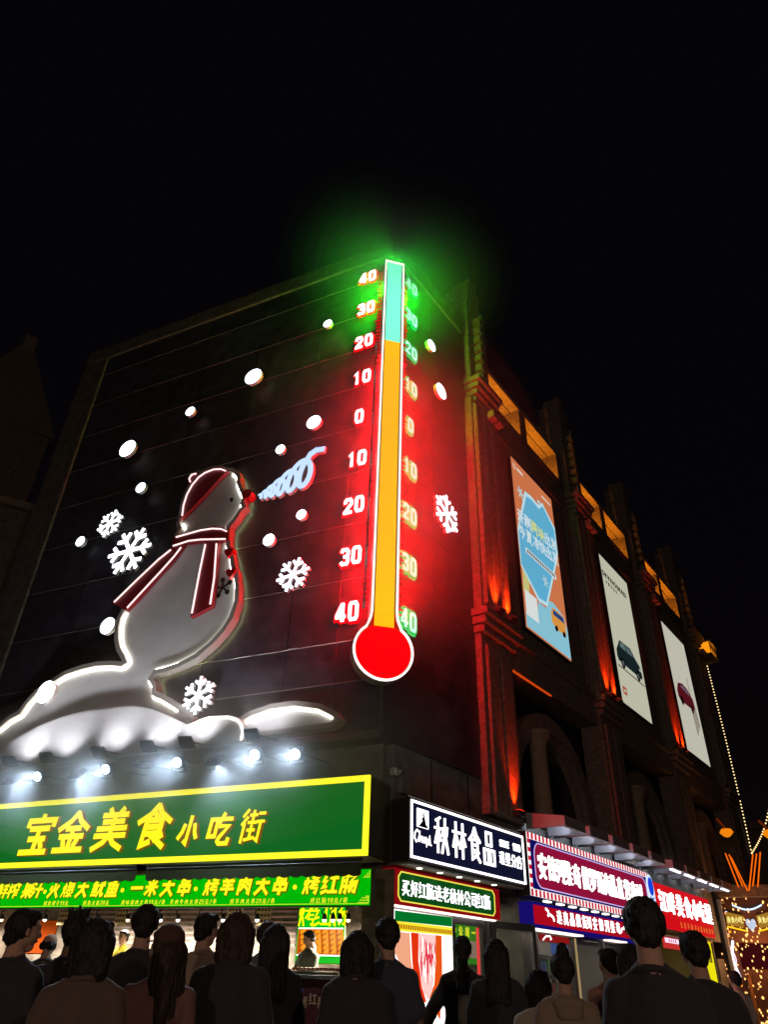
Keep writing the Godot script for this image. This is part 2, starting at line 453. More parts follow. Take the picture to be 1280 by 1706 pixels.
# surface nets round tapered capsules: each prim is [a, b, radius a, radius b, colour, blend]
func net(prims: Array, cell: float) -> Geo:
	var lo := Vector3.ONE * 1e9; var hi := -lo
	for p in prims:
		var r: float = maxf(p[2], p[3]) + 2.5 * cell
		for q in [p[0], p[1]]:
			lo = lo.min(q - Vector3.ONE * r); hi = hi.max(q + Vector3.ONE * r)
	var nx := int((hi.x - lo.x) / cell) + 2; var ny := int((hi.y - lo.y) / cell) + 2; var nz := int((hi.z - lo.z) / cell) + 2
	var f := PackedFloat32Array(); f.resize(nx * ny * nz); f.fill(1.0)
	var near := PackedFloat32Array(); near.resize(nx * ny * nz); near.fill(1.0)
	var own := PackedInt32Array(); own.resize(nx * ny * nz)
	for pi in prims.size():
		var p = prims[pi]
		var a: Vector3 = p[0]; var b: Vector3 = p[1]; var ra: float = p[2]; var rb: float = p[3]; var k: float = p[5]
		var ab := b - a; var l2 := maxf(ab.length_squared(), 1e-9)
		var reach := maxf(ra, rb) + k + 2.0 * cell
		var s0 := ((a.min(b) - Vector3.ONE * reach - lo) / cell).floor().max(Vector3.ZERO)
		var s1 := ((a.max(b) + Vector3.ONE * reach - lo) / cell).ceil().min(Vector3(nx - 1, ny - 1, nz - 1))
		for z in range(int(s0.z), int(s1.z) + 1):
			for y in range(int(s0.y), int(s1.y) + 1):
				var q := lo + Vector3(s0.x, y, z) * cell
				var at := (z * ny + y) * nx + int(s0.x)
				for x in range(int(s0.x), int(s1.x) + 1):
					var t := clampf((q - a).dot(ab) / l2, 0.0, 1.0)
					var d := q.distance_to(a + ab * t) - ra - (rb - ra) * t
					if d < near[at]:
						near[at] = d; own[at] = pi
					var o := f[at]
					var h := maxf(k - absf(o - d), 0.0)
					f[at] = minf(o, d) - h * h * 0.25 / k
					at += 1; q.x += cell
	var g := Geo.new()
	var vid := PackedInt32Array(); vid.resize(nx * ny * nz); vid.fill(-1)
	var vs := PackedVector3Array(); var ns := PackedVector3Array(); var cs := PackedColorArray()
	var off := [0, 1, nx, nx + 1, nx * ny, nx * ny + 1, nx * ny + nx, nx * ny + nx + 1]
	var edges := [[0, 1], [2, 3], [4, 5], [6, 7], [0, 2], [1, 3], [4, 6], [5, 7], [0, 4], [1, 5], [2, 6], [3, 7]]
	for z in nz - 1:
		for y in ny - 1:
			var base := (z * ny + y) * nx
			for x in nx - 1:
				var i := base + x
				var inside := f[i] < 0.0
				if (f[i + 1] < 0.0) == inside and (f[i + nx] < 0.0) == inside and (f[i + nx + 1] < 0.0) == inside and (f[i + off[4]] < 0.0) == inside and (f[i + off[5]] < 0.0) == inside and (f[i + off[6]] < 0.0) == inside and (f[i + off[7]] < 0.0) == inside:
					continue
				var sum := Vector3.ZERO; var cnt := 0
				for e in edges:
					var fa := f[i + off[e[0]]]; var fb := f[i + off[e[1]]]
					if (fa < 0.0) != (fb < 0.0):
						var t := fa / (fa - fb)
						var pa := Vector3(e[0] & 1, (e[0] >> 1) & 1, e[0] >> 2); var pb := Vector3(e[1] & 1, (e[1] >> 1) & 1, e[1] >> 2)
						sum += pa.lerp(pb, t); cnt += 1
				var c := []
				for q in 8:
					c.append(f[i + off[q]])
				var gr := Vector3(c[1] + c[3] + c[5] + c[7] - c[0] - c[2] - c[4] - c[6], c[2] + c[3] + c[6] + c[7] - c[0] - c[1] - c[4] - c[5], c[4] + c[5] + c[6] + c[7] - c[0] - c[1] - c[2] - c[3])
				vid[i] = vs.size()
				vs.append(lo + (Vector3(x, y, z) + sum / cnt) * cell)
				ns.append(gr.normalized())
				cs.append(prims[own[i]][4])
	var step := [1, nx, nx * ny]
	for z in range(1, nz - 1):
		for y in range(1, ny - 1):
			for x in range(1, nx - 1):
				var i := (z * ny + y) * nx + x
				var a := f[i] < 0.0
				for ax in 3:
					if (f[i + step[ax]] < 0.0) == a:
						continue
					var su: int = step[(ax + 1) % 3]; var sv: int = step[(ax + 2) % 3]
					var q := [vid[i], vid[i - su], vid[i - su - sv], vid[i - sv]]
					if q[0] < 0 or q[1] < 0 or q[2] < 0 or q[3] < 0:
						continue
					if not a:
						q = [q[3], q[2], q[1], q[0]]
					for t in [[0, 1, 2], [0, 2, 3]]:
						for w in [t[0], t[2], t[1]]:
							g.v.append(vs[q[w]]); g.n.append(ns[q[w]]); g.c.append(cs[q[w]])
	return g

const SKIN := Color(0.42, 0.25, 0.17)

func head_geo() -> Geo:
	if not heads.has("head"):
		var s := SKIN; var k := 0.02
		var p := [[Vector3(0, .03, .012), Vector3(0, .035, .0), .082, .08, s, k], [Vector3(0, .01, -.02), Vector3(0, -.01, -.03), .07, .064, s, k],
			[Vector3(0, -.04, -.03), Vector3(0, -.078, -.05), .055, .034, s, k], [Vector3(-.028, -.02, -.045), Vector3(.028, -.02, -.045), .042, .042, s, k],
			[Vector3(0, .012, -.088), Vector3(0, -.022, -.106), .008, .014, s, .012], [Vector3(-.034, .026, -.08), Vector3(.034, .026, -.08), .012, .012, s, .012],
			[Vector3(-.018, -.052, -.09), Vector3(.018, -.052, -.09), .008, .008, Color(.36, .14, .12), .008],
			[Vector3(0, -.06, .02), Vector3(0, -.17, .032), .052, .058, s, .02]]
		for q in [-1, 1]:
			p.append([Vector3(.078 * q, .008, .004), Vector3(.08 * q, -.024, .0), .015, .010, s, .008])
			p.append([Vector3(.03 * q, .004, -.084), Vector3(.034 * q, .004, -.083), .010, .009, Color(.03, .025, .02), .006])
		heads.head = net(p, 0.009)
	return heads.head

func hand_geo(side: int) -> Geo:
	var key := "hand%d" % side
	if not heads.has(key):
		var s := SKIN; var p := []
		var inw := -float(side)
		for i in 4:
			var z: float = -.03 + .02 * i
			var flen: float = [.068, .078, .072, .056][i]
			p.append([Vector3(0, .0, z * .6), Vector3(0, -.085, z), .017, .0125, s, .012])
			p.append([Vector3(0, -.085, z), Vector3(inw * .012, -.085 - flen * .55, z * 1.08), .0095, .0088, s, .004])
			p.append([Vector3(inw * .012, -.085 - flen * .55, z * 1.08), Vector3(inw * .036, -.085 - flen, z * 1.06), .0088, .0075, s, .004])
		p.append([Vector3(inw * .004, -.028, -.026), Vector3(inw * .014, -.06, -.054), .013, .011, s, .008])
		p.append([Vector3(inw * .014, -.06, -.054), Vector3(inw * .02, -.094, -.058), .0105, .009, s, .006])
		heads[key] = net(p, 0.0068)
	return heads[key]

func hair_geo(kind: String) -> Geo:
	var key := "hair_" + kind
	if not heads.has(key):
		var w := Color.WHITE; var k := .03
		var p := [[Vector3(0, .045, .02), Vector3(0, .045, .028), .083, .081, w, k], [Vector3(0, .0, .045), Vector3(0, -.03, .055), .074, .058, w, k],
			[Vector3(-.054, .04, .0), Vector3(-.056, -.005, .03), .034, .028, w, k], [Vector3(.054, .04, .0), Vector3(.056, -.005, .03), .034, .028, w, k],
			[Vector3(-.04, .088, -.045), Vector3(.04, .088, -.045), .027, .027, w, k]]
		if kind == "spiky":
			for i in 9:
				var a := TAU * i / 9.0
				p.append([Vector3(cos(a) * .045, .1, .02 + sin(a) * .045), Vector3(cos(a) * .075, .145 + .01 * (i % 3), .02 + sin(a) * .07), .022, .006, w, .012])
		if kind == "long" or kind == "ponytail":
			for x in ([-.055, 0.0, .055] if kind == "long" else [0.0]):
				p.append([Vector3(x, -.01, .06), Vector3(x * 1.25, -.34 - .02 * absf(x) * 10.0, .1), .06, .045, w, k])
			if kind == "long":
				for q in [-1, 1]:
					p.append([Vector3(.075 * q, .02, .01), Vector3(.088 * q, -.24, .03), .03, .03, w, k])
		if kind == "bob":
			for q in [-1, 0, 1]:
				p.append([Vector3(.06 * q, .0, .045 - .02 * absf(q)), Vector3(.07 * q, -.13, .055 - .03 * absf(q)), .065, .05, w, k])
		if kind == "bun":
			p.append([Vector3(0, .13, .05), Vector3(0, .15, .055), .05, .042, w, .012])
		if kind == "balding":
			p = [[Vector3(-.07, .01, .01), Vector3(-.05, -.02, .055), .03, .035, w, k], [Vector3(.07, .01, .01), Vector3(.05, -.02, .055), .03, .035, w, k], [Vector3(-.04, .0, .066), Vector3(.04, .0, .066), .04, .04, w, k]]
		var hg := net(p, 0.0105)
		var strand := FastNoiseLite.new(); strand.seed = 4; strand.frequency = 26.0; strand.fractal_octaves = 2
		for i in hg.v.size():
			var q := hg.v[i]
			hg.v[i] += hg.n[i] * (.009 * strand.get_noise_3d(q.x * 2.2, q.y * .35, q.z * 2.2))
			var w2 := Vector3(strand.get_noise_3d(q.x * 2.2 + .02, q.y * .35, q.z * 2.2) - strand.get_noise_3d(q.x * 2.2, q.y * .35, q.z * 2.2), 0, strand.get_noise_3d(q.x * 2.2, q.y * .35, q.z * 2.2 + .02) - strand.get_noise_3d(q.x * 2.2, q.y * .35, q.z * 2.2))
			hg.n[i] = (hg.n[i] - w2 * .9).normalized()
		heads[key] = hg
	return heads[key]

# a standing person who looks towards -z turned by yaw; head top at `tall`
func person(label: String, at: Vector3, tall: float, yaw: float, o: Dictionary) -> Node3D:
	var s := tall / 1.765
	var t := thing("person", label, "person", Transform3D(Basis(Vector3.UP, yaw), at), "people in the street crowd")
	var top: Color = o.top; var legs: Color = o.get("legs", Color(.012, .013, .018)); var b: float = o.get("bulk", .012) * .6
	var wide: float = o.get("wide", 1.0) * .95; var short: bool = o.get("short", false); var arms: String = o.get("arms", "down")
	var k := .045
	var p := []
	for q in [-1, 1]:
		p.append([Vector3(.085 * q * wide, 1.31, .0), Vector3(.075 * q * wide, 1.02, .0), .104 + b, .088 + b, top, k])
		p.append([Vector3(.08 * q * wide, 1.02, .005), Vector3(.085 * q * wide, .90 - 3.0 * o.get("long_top", 0.0), .005), .10 + b, .112 + b, top, k])
		p.append([Vector3(.035 * q, 1.465, .018), Vector3(.165 * q * wide, 1.395, .01), .05, .056 + b * .5, top, k])
		var sh := Vector3(.178 * q * wide, 1.375, .01)
		var el := Vector3((.225 + b) * q * wide, 1.12, .03); var wr := Vector3((.232 + b) * q * wide, .88, -.04)
		if arms == "front" or (arms == "phone" and q == 1):
			el = Vector3((.235 + b) * q * wide, 1.14, -.05); wr = Vector3(.11 * q, 1.27 if arms == "phone" else 1.12, -.26)
		if arms == "out" and q == -1:
			el = Vector3(-.31, 1.15, .0); wr = Vector3(-.40, .92, -.03)
		var mid := sh.lerp(el, .72)
		var bare := SKIN if short else top
		p.append([sh, mid, .062 + b * .7, (.066 if short else .055) + b * .7, top, .035])
		p.append([mid, el, .042 if short else .052 + b * .6, .04 if short else .046 + b * .6, bare, .016 if short else .03])
		p.append([el, wr, .04 if short else .045 + b * .6, .028 if short else .036 + b * .5, bare, .02])
		var hip := Vector3(.088 * q, .90, .0); var kn := Vector3(.10 * q, .49, -.01); var an := Vector3(.10 * q, .09, .02)
		p.append([hip, kn, .098, .068, legs, .03]); p.append([kn, an, .066, .05, legs, .02])
		p.append([Vector3(.10 * q, .05, .03), Vector3(.115 * q, .042, -.15), .05, .04, Color(.02, .02, .02), .02])
		var dir := (wr - el).normalized()
		var hb := Basis(Quaternion(Vector3.DOWN, dir))
		o["hand%d" % q] = [hb, wr]
	p.append([Vector3(0, 1.40, .02), Vector3(0, 1.452, .016), .078, .07, top, .04])
	p.append([Vector3(0, 1.475, .012), Vector3(0, 1.51, .010), .056, .054, top if o.get("collar", false) else SKIN, .015])
	p.append([Vector3(0, 1.34, .02), Vector3(0, 1.0, .01), .11 + b, .10 + b, top, k])
	var g := net(p, 0.021)
	# folds in the cloth
	var fold := FastNoiseLite.new(); fold.seed = int(tall * 1000.0); fold.frequency = 5.0; fold.fractal_octaves = 3
	for i in g.v.size():
		if g.c[i] != SKIN:
			var q := g.v[i]
			g.v[i] += g.n[i] * (.016 * fold.get_noise_3d(q.x * 1.6, q.y * .9, q.z * 1.6) * (1.0 + b * 12.0))
	for i in range(0, g.v.size(), 3):
		var fn := (g.v[i + 2] - g.v[i]).cross(g.v[i + 1] - g.v[i]).normalized()
		for j in 3:
			g.n[i + j] = (g.n[i + j] * .55 + fn * .45).normalized()
	var whole := Geo.new()
	var sc := Transform3D(Basis.from_scale(Vector3.ONE * s), Vector3.ZERO)
	whole.merge(g, sc)
	for q in [-1, 1]:
		var h: Array = o["hand%d" % q]
		whole.merge(hand_geo(q), sc * Transform3D(h[0], h[1]))
	var ring := Geo.new(); ring.col = top
	var loop := PackedVector3Array()
	for i in 20:
		var a := TAU * i / 20.0
		loop.append(Vector3(cos(a) * .076, 1.468 + sin(a) * .022, .016 + sin(a) * .072))
	ring.tube(loop, .016, 8, true)
	whole.merge(ring, sc)
	var tilt: float = o.get("nod", 0.0)
	var hx := sc * Transform3D(Basis(Vector3.UP, o.get("turn", 0.0)) * Basis(Vector3.RIGHT, -tilt), Vector3(0, 1.645, .0))
	whole.merge(head_geo(), hx)
	part(t, "body", whole, M.cloth)
	var hg := Geo.new()
	hg.merge(hair_geo(o.get("hair", "short")), hx)
	var hm: Material = M.hair
	if o.get("hair_tone", "") == "brown": hm = M.hair_brown
	if o.get("hair_tone", "") == "grey": hm = M.hair_grey
	part(t, "hair", hg, hm)
	if o.get("cap", false):
		var c := Geo.new()
		c.lathe([Vector2(.098, .045), Vector2(.1, .07), Vector2(.09, .105), Vector2(.062, .133), Vector2(.03, .146), Vector2(0, .15)], 20, hx * Transform3D(Basis.IDENTITY, Vector3(0, 0, .018)))
		c.lathe([Vector2(.0, .04), Vector2(.098, .045)], 20, hx * Transform3D(Basis.IDENTITY, Vector3(0, 0, .018)))
		var brim := PackedVector2Array()
		for i in 13:
			var a := PI * i / 12.0
			brim.append(Vector2(cos(a) * .085, .05 + sin(a) * .1))
		var bg := Geo.new(); bg.prism(brim, 0.0, .006)
		c.merge(bg, hx * Transform3D(Basis(Vector3(1, 0, 0), Vector3(0, 0, -1), Vector3(0, 1, 0)), Vector3(0, .046, .0)))
		part(t, "cap", c, M.cap)
	if o.get("hood", false):
		var hd := net([[Vector3(-.07, 1.44, .07), Vector3(.07, 1.44, .07), .05, .05, top, .03], [Vector3(-.05, 1.38, .11), Vector3(.05, 1.38, .11), .05, .05, top, .03]], .018)
		var h2 := Geo.new(); h2.merge(hd, sc)
		part(t, "hood", h2, M.cloth)
	return t


# ---------------------------------------------------------------- lamp kinds

# a square floodlight on a bracket, its lens towards `aim`, in the frame of the facade
func floodlight(label: String, fr: Transform3D, at: Vector3, aim: Vector3, lit: Color, glow_e: float, light_e: float, angle: float, group: String, arm := true) -> void:
	var b := Basis.looking_at(aim, Vector3.UP if absf(aim.normalized().y) < 0.95 else Vector3.FORWARD)
	var t := thing("floodlight", label, "floodlight", fr * Transform3D(b, at), group)
	var g := Geo.new()
	g.slab(-.12, .12, -.095, .095, -.035, .045, .02)
	for i in 5:
		g.slab(-.09 + .04 * i, -.075 + .04 * i, -.07, .07, .045, .075)
	part(t, "housing", g, M.lamp_metal)
	var y := Geo.new()
	y.slab(-.13, -.118, -.15, .02, -.015, .015); y.slab(.118, .13, -.15, .02, -.015, .015); y.slab(-.13, .13, -.16, -.148, -.015, .015)
	part(t, "bracket", y, M.lamp_metal)
	var l := Geo.new()
	if glow_e > 10.0: l.lathe([Vector2(0, .0), Vector2(.078, .0), Vector2(.07, .012), Vector2(0, .016)], 20, Transform3D(Basis(Vector3(1, 0, 0), Vector3(0, 0, -1), Vector3(0, 1, 0)), Vector3(0, 0, -.036)))
	else: l.slab(-.105, .105, -.08, .08, -.042, -.036)
	part(t, "lens", l, glow(lit, glow_e, Color(.1, .1, .1)))
	if light_e > 0.0:
		spot(t, Vector3(0, 0, -.06), Vector3(0, 0, -1), lit, light_e, angle, .08, .8)
	if arm:
		var a := Geo.new()
		var inv := (fr * Transform3D(b, at)).affine_inverse() * fr
		a.tube(PackedVector3Array([inv * (at + Vector3(0, .02, -.02)), inv * Vector3(at.x - .02, at.y + .12, .05)]), .014, 6)
		part(t, "arm", a, M.lamp_metal)

func uplight(label: String, fr: Transform3D, at: Vector3, c: Color, e: float, angle: float, lean: Vector3, group: String) -> void:
	var t := thing("uplight", label, "uplight", fr * Transform3D(Basis.IDENTITY, at), group)
	var g := Geo.new()
	g.slab(-.12, .12, -.02, .09, -.06, .06, .01)
	part(t, "housing", g, M.lamp_metal)
	var l := Geo.new()
	l.slab(-.1, .1, .092, .1, -.045, .045)
	part(t, "lens", l, glow(c, 2.2, Color(.1, .05, .02)))
	spot(t, Vector3(0, .13, 0), lean, c, e, angle, .05, 1.0)

func snowflake(label: String, fr: Transform3D, at: Vector3, r: float, turn: float) -> void:
	var t := thing("snowflake_sign", label, "snowflake", fr * Transform3D(Basis(Vector3.BACK, turn), at), "lit snowflakes on the cladding")
	var back := Geo.new(); var front := Geo.new()
	for i in 6:
		var a := TAU * i / 6.0
		var d := Vector2(cos(a), sin(a)); var s := Vector2(-d.y, d.x)
		for j in 3:
			var line: PackedVector2Array
			if j == 0: line = PackedVector2Array([Vector2.ZERO, d * r])
			else: line = PackedVector2Array([d * r * .58, d * r * .58 + (d * .75 + s * (1.0 if j == 1 else -1.0)).normalized() * r * .36])
			back.band(line, r * .17, .0, .07 + .0004 * (i * 3 + j), false, r * .06)
			front.band(line, r * .15, .07 + .0004 * (i * 3 + j), .085 + .0004 * (i * 3 + j), false, r * .06)
	part(t, "casing", back, M.letter_side)
	part(t, "face", front, M.snow_face)
	var pin := Geo.new(); pin.slab(-.02, .02, -.02, .02, -.13, .0)
	part(t, "stud", pin, M.lamp_metal)

func snow_dot(label: String, fr: Transform3D, at: Vector3, r: float) -> void:
	var t := thing("snow_dot_sign", label, "disc light", fr * Transform3D(Basis.IDENTITY, at), "lit round snow dots on the cladding")
	var g := Geo.new(); g.disc(Vector2.ZERO, r, r, -.02, .07, 28)
	part(t, "casing", g, M.letter_side)
	var f := Geo.new(); f.disc(Vector2.ZERO, r * .985, r * .985, .07, .082, 28)
	part(t, "face", f, M.snow_face)
	var pin := Geo.new(); pin.slab(-.02, .02, -.02, .02, -.14, -.02)
	part(t, "stud", pin, M.lamp_metal)


# ---------------------------------------------------------------- the clad corner building

func clad_building() -> void:
	var t := thing("clad_building", "dark corner building clad in wide black panels with a plain parapet", "building", FL)
	var inner := FL.affine_inverse() * FR
	# core behind the panels, from the soffit to the roof
	var foot := PackedVector2Array([Vector2(-10.93, -.06)])
	for q in [Vector3(-.03, 0, -.06), inner * Vector3(3.5, 0, -.07), inner * Vector3(3.5, 0, -7.0), Vector3(-10.93, 0, -7.0)]:
		foot.append(Vector2(q.x, q.z))
	var g := Geo.new()
	var flip := PackedVector2Array()
	for q in foot: flip.append(Vector2(q.x, -q.y))
	g.prism(flip, 4.9, 18.2)
	part(t, "core_wall", g, M.core, Transform3D(Basis(Vector3(1, 0, 0), Vector3(0, 0, -1), Vector3(0, 1, 0)), Vector3.ZERO))
	var rows := [4.98, 5.9, 6.70, 8.01, 9.32, 10.64, 11.94, 13.22, 14.49, 15.76, 17.03, 17.8]
	var cols := [-9.98, -8.0, -6.0, -4.03, -2.06, -.95, -.045]
	var rng := RandomNumberGenerator.new(); rng.seed = 7
	for r in rows.size() - 1:
		for k in cols.size() - 1:
			var p := Geo.new()
			var tip := rng.randf_range(-.003, .003)
			p.slab(cols[k] + .006, cols[k + 1] - .006, rows[r] + .008, rows[r + 1] - .008, -.05, tip, .004)
			part(t, "panel", p, M.clad[rng.randi() % 3])
		var st := Geo.new()
		st.slab(-9.98, -.045, rows[r] - .007, rows[r] + .007, -.03, .012, .003)
		part(t, "joint_strip", st, M.strip)
		if r % 2 == 0:
			for k in [1, 3, 4]:
				var clip := Geo.new()
				clip.slab(cols[k] + .05, cols[k] + .25, rows[r] + .012, rows[r] + .022, .0, .018)
				part(t, "joint_clip", clip, M.strip)
	# right hand wall of the same box
	var rrows := [4.86, 6.45, 8.01, 9.65, 11.3, 12.9, 14.5, 16.1, 17.8]
	var rcols := [.03, 1.75, 3.42]
	for r in rrows.size() - 1:
		for k in 2:
			var p := Geo.new()
			p.slab(rcols[k] + .004, rcols[k + 1] - .004, rrows[r] + .004, rrows[r + 1] - .004, -.06, rng.randf_range(-.002, .002), .003)
			part_w(t, "panel", p, M.clad[rng.randi() % 3], FR)
	var cr := Geo.new()
	cr.box(Vector3(0, 11.4, .0), Vector3(.07, 12.9, .07), Basis(Vector3.UP, .2))
	part(t, "corner_trim", cr, M.strip_dark)
	var fr := Geo.new()
	fr.slab(-10.95, -.02, 17.8, 18.35, -.3, .06, .02)
	part(t, "parapet", fr, M.frame)
	var fr2 := Geo.new(); fr2.slab(.0, 3.45, 17.8, 18.35, -.3, .06, .02)
	part_w(t, "parapet", fr2, M.frame, FR)
	var sd := Geo.new(); sd.slab(-10.95, -9.99, 4.98, 17.797, -.3, .05, .02)
	part(t, "side_frame", sd, M.frame)
	var so := Geo.new(); so.slab(-10.95, .0, 4.86, 4.975, -.6, .03, .01)
	part(t, "soffit", so, M.frame)
	# lower wall over the shops, set back on the left side
	var lw := Geo.new(); lw.slab(-10.95, -.12, 2.9, 4.86, -.65, -.42)
	part(t, "lower_wall", lw, M.render_wall)
	var lr := Geo.new(); lr.slab(.46, 3.42, 2.95, 4.85, -.5, -.03)
	part_w(t, "lower_wall", lr, M.render_wall, FR)
	for x in [1.6, 2.9]:
		var jt := Geo.new(); jt.slab(x, x + .02, 3.0, 4.82, -.03, -.012)
		part_w(t, "wall_joint", jt, M.strip_dark, FR)
	# corner pier at street level
	var pc := Geo.new()
	var pp := PackedVector2Array()
	for q in [Vector3(-.42, 0, -.42), Vector3(.13, 0, -.42), inner * Vector3(.5, 0, -.03), inner * Vector3(.53, 0, -.5), Vector3(-.42, 0, -.9)]:
		pp.append(Vector2(q.x, -q.z))
	pc.prism(pp, 0.0, 2.9)
	part(t, "corner_pier", pc, M.pier, Transform3D(Basis(Vector3(1, 0, 0), Vector3(0, 0, -1), Vector3(0, 1, 0)), Vector3.ZERO))
	var cam := Geo.new(); cam.slab(.18, .3, 4.3, 4.42, -.02, .1, .02); cam.tube(PackedVector3Array([Vector3(.24, 4.36, .1), Vector3(.24, 4.33, .2)]), .04, 8)
	var cm := solo("security_camera", "small pale security camera on the corner wall beside the green sign", "camera", cam, M.pale_metal, FR * Transform3D(Basis.IDENTITY, Vector3(.15, .0, .0)))
	var jb := Geo.new(); jb.slab(.55, .85, 4.05, 4.4, -.02, .08, .01)
	solo("junction_box", "grey junction box on the wall above the navy shop sign", "box", jb, M.render_wall, FR)


# ---------------------------------------------------------------- thermometer

func thermometer() -> void:
	var t := thing("thermometer_sign", "giant lit thermometer on the building corner with red bulb and orange column", "sign", FT)
	var xc := -.07
	var cy := 6.265
	var out := PackedVector2Array([Vector2(xc - .235, 17.0), Vector2(xc - .235, 7.02), Vector2(xc - .25, 6.9), Vector2(xc - .285, 6.79)])
	for i in range(0, 45):
		var a := deg_to_rad(128.0 + 284.0 * i / 44.0)
		out.append(Vector2(xc + cos(a) * .535, cy + sin(a) * .535))
	out.append_array(PackedVector2Array([Vector2(xc + .285, 6.79), Vector2(xc + .25, 6.9), Vector2(xc + .235, 7.02), Vector2(xc + .235, 17.0)]))
	var h := Geo.new(); h.prism(out, .02, .31)
	part(t, "housing", h, M.therm_side)
	var o := Geo.new(); o.band(out, .034, .312, .352, true)
	part(t, "outline_tube", o, glow(Color(1.0, .97, .93), 1.6))
	var bf := Geo.new()
	bf.disc(Vector2(xc, cy), .5, .5, .312, .33, 48)
	part(t, "bulb_face", bf, glow(Color(1.0, .0, .03), 1.15))
	var nk := Geo.new()
	nk.prism(PackedVector2Array([Vector2(xc - .21, 7.0), Vector2(xc - .22, 6.86), Vector2(xc - .30, 6.70), Vector2(xc + .30, 6.70), Vector2(xc + .22, 6.86), Vector2(xc + .21, 7.0)]), .312, .326)
	part(t, "neck_face", nk, glow(Color(.82, .12, .03), .8))
	var og := Geo.new(); var mg := Geo.new(); var bk := Geo.new()
	bk.slab(xc - .205, xc + .205, 7.0, 16.96, .312, .322)
	part(t, "led_backing", bk, glow(Color(.55, .2, .02), .35))
	for i in 12:
		var x := xc - .186 + .031 * i
		og.slab(x, x + .0255, 6.72, 14.06, .323, .335)
		mg.slab(x, x + .0275, 14.07, 16.94, .323, .335)
	part(t, "orange_column", og, glow(Color(1.0, .66, .07), 1.6))
	part(t, "mint_column", mg, glow(Color(.42, .93, .73), 1.7))
	for sx in [-1, 1]:
		var r := Geo.new(); r.slab(xc + sx * .2 - .02, xc + sx * .2 + .02, 7.15, 14.0, -.02, .018)
		part(t, "red_strip_light", r, glow(Color(1.0, .02, .06), 3.0))
		var gr := Geo.new(); gr.slab(xc + sx * .2 - .02, xc + sx * .2 + .02, 14.05, 16.95, -.02, .018)
		part(t, "green_strip_light", gr, glow(Color(.0, 1.0, .12), 4.0))
		if sx < 0:
			# a baffle plate, added to keep the red wash off the bear
			var ba := Geo.new(); ba.slab(xc - .366, xc - .354, 7.1, 14.0, .119, .30)
			part(t, "helper_baffle", ba, M.strip_dark)
			area(t, Vector3(xc - .27, 10.4, .2), Vector3(-.7, 0, -.7), Color(1.0, .02, .07), 100.0, .06, 6.6)
		else:
			area(t, Vector3(xc + .27, 10.4, .2), Vector3(1, 0, -.6), Color(1.0, .02, .07), 62.0, .06, 6.6)
		area(t, Vector3(xc + sx * .27, 16.0, .2), Vector3(sx * .7, .3, -.5), Color(.0, .85, .06), 34.0, .06, 2.2)
	for s in 5:
		var br := Geo.new(); br.slab(xc - .05, xc + .05, 6.6 + 2.4 * s, 6.7 + 2.4 * s, -.25, .03)
		part(t, "bracket", br, M.lamp_metal)
	# the scale: numbers and ticks on both walls
	var digits := {"4": "④", "3": "③", "2": "②", "1": "①", "0": "⓪"}
	var names := ["40", "30", "20", "10", "0", "10", "20", "30", "40"]
	for side in 2:
		var fr: Transform3D = [FL, FR][side]
		var cx: float = [-.735, .70][side]
		for i in 9:
			var y := 17.12 - 1.2325 * i
			var s: String = names[i]
			var plate := Geo.new(); var face := Geo.new()
			var wd: float = .235 if side == 0 else .25
			for j in s.length():
				var x: float = cx + (j - (s.length() - 1) * .5) * wd * 1.12
				ink(plate, digits[s[j]], x, y, wd * .78, .36, .165 if side else .15, .03, .07)
				ink(face, digits[s[j]], x, y, wd * .78, .36, .05 if side else .062, .075, .10)
			var nb := part_w(t, "number", plate, M.num_red if side == 0 else M.num_green, fr)
			part(nb, "digits", face, M.white_face if side == 0 else M.mint_digit)
		var ticks := Geo.new()
		for i in 81:
			var y := 17.12 - .12325 * i
			var l: float = .24 if i % 10 == 0 else (.17 if i % 5 == 0 else .12)
			if side == 0: ticks.slab(-.30 - l, -.30, y - .018, y + .018, .04, .075)
			else: ticks.slab(.40, .40 + l, y - .018, y + .018, .04, .075)
		stuff(part_w(t, "scale_ticks", ticks, M.tick, fr))


# ---------------------------------------------------------------- polar bear sign

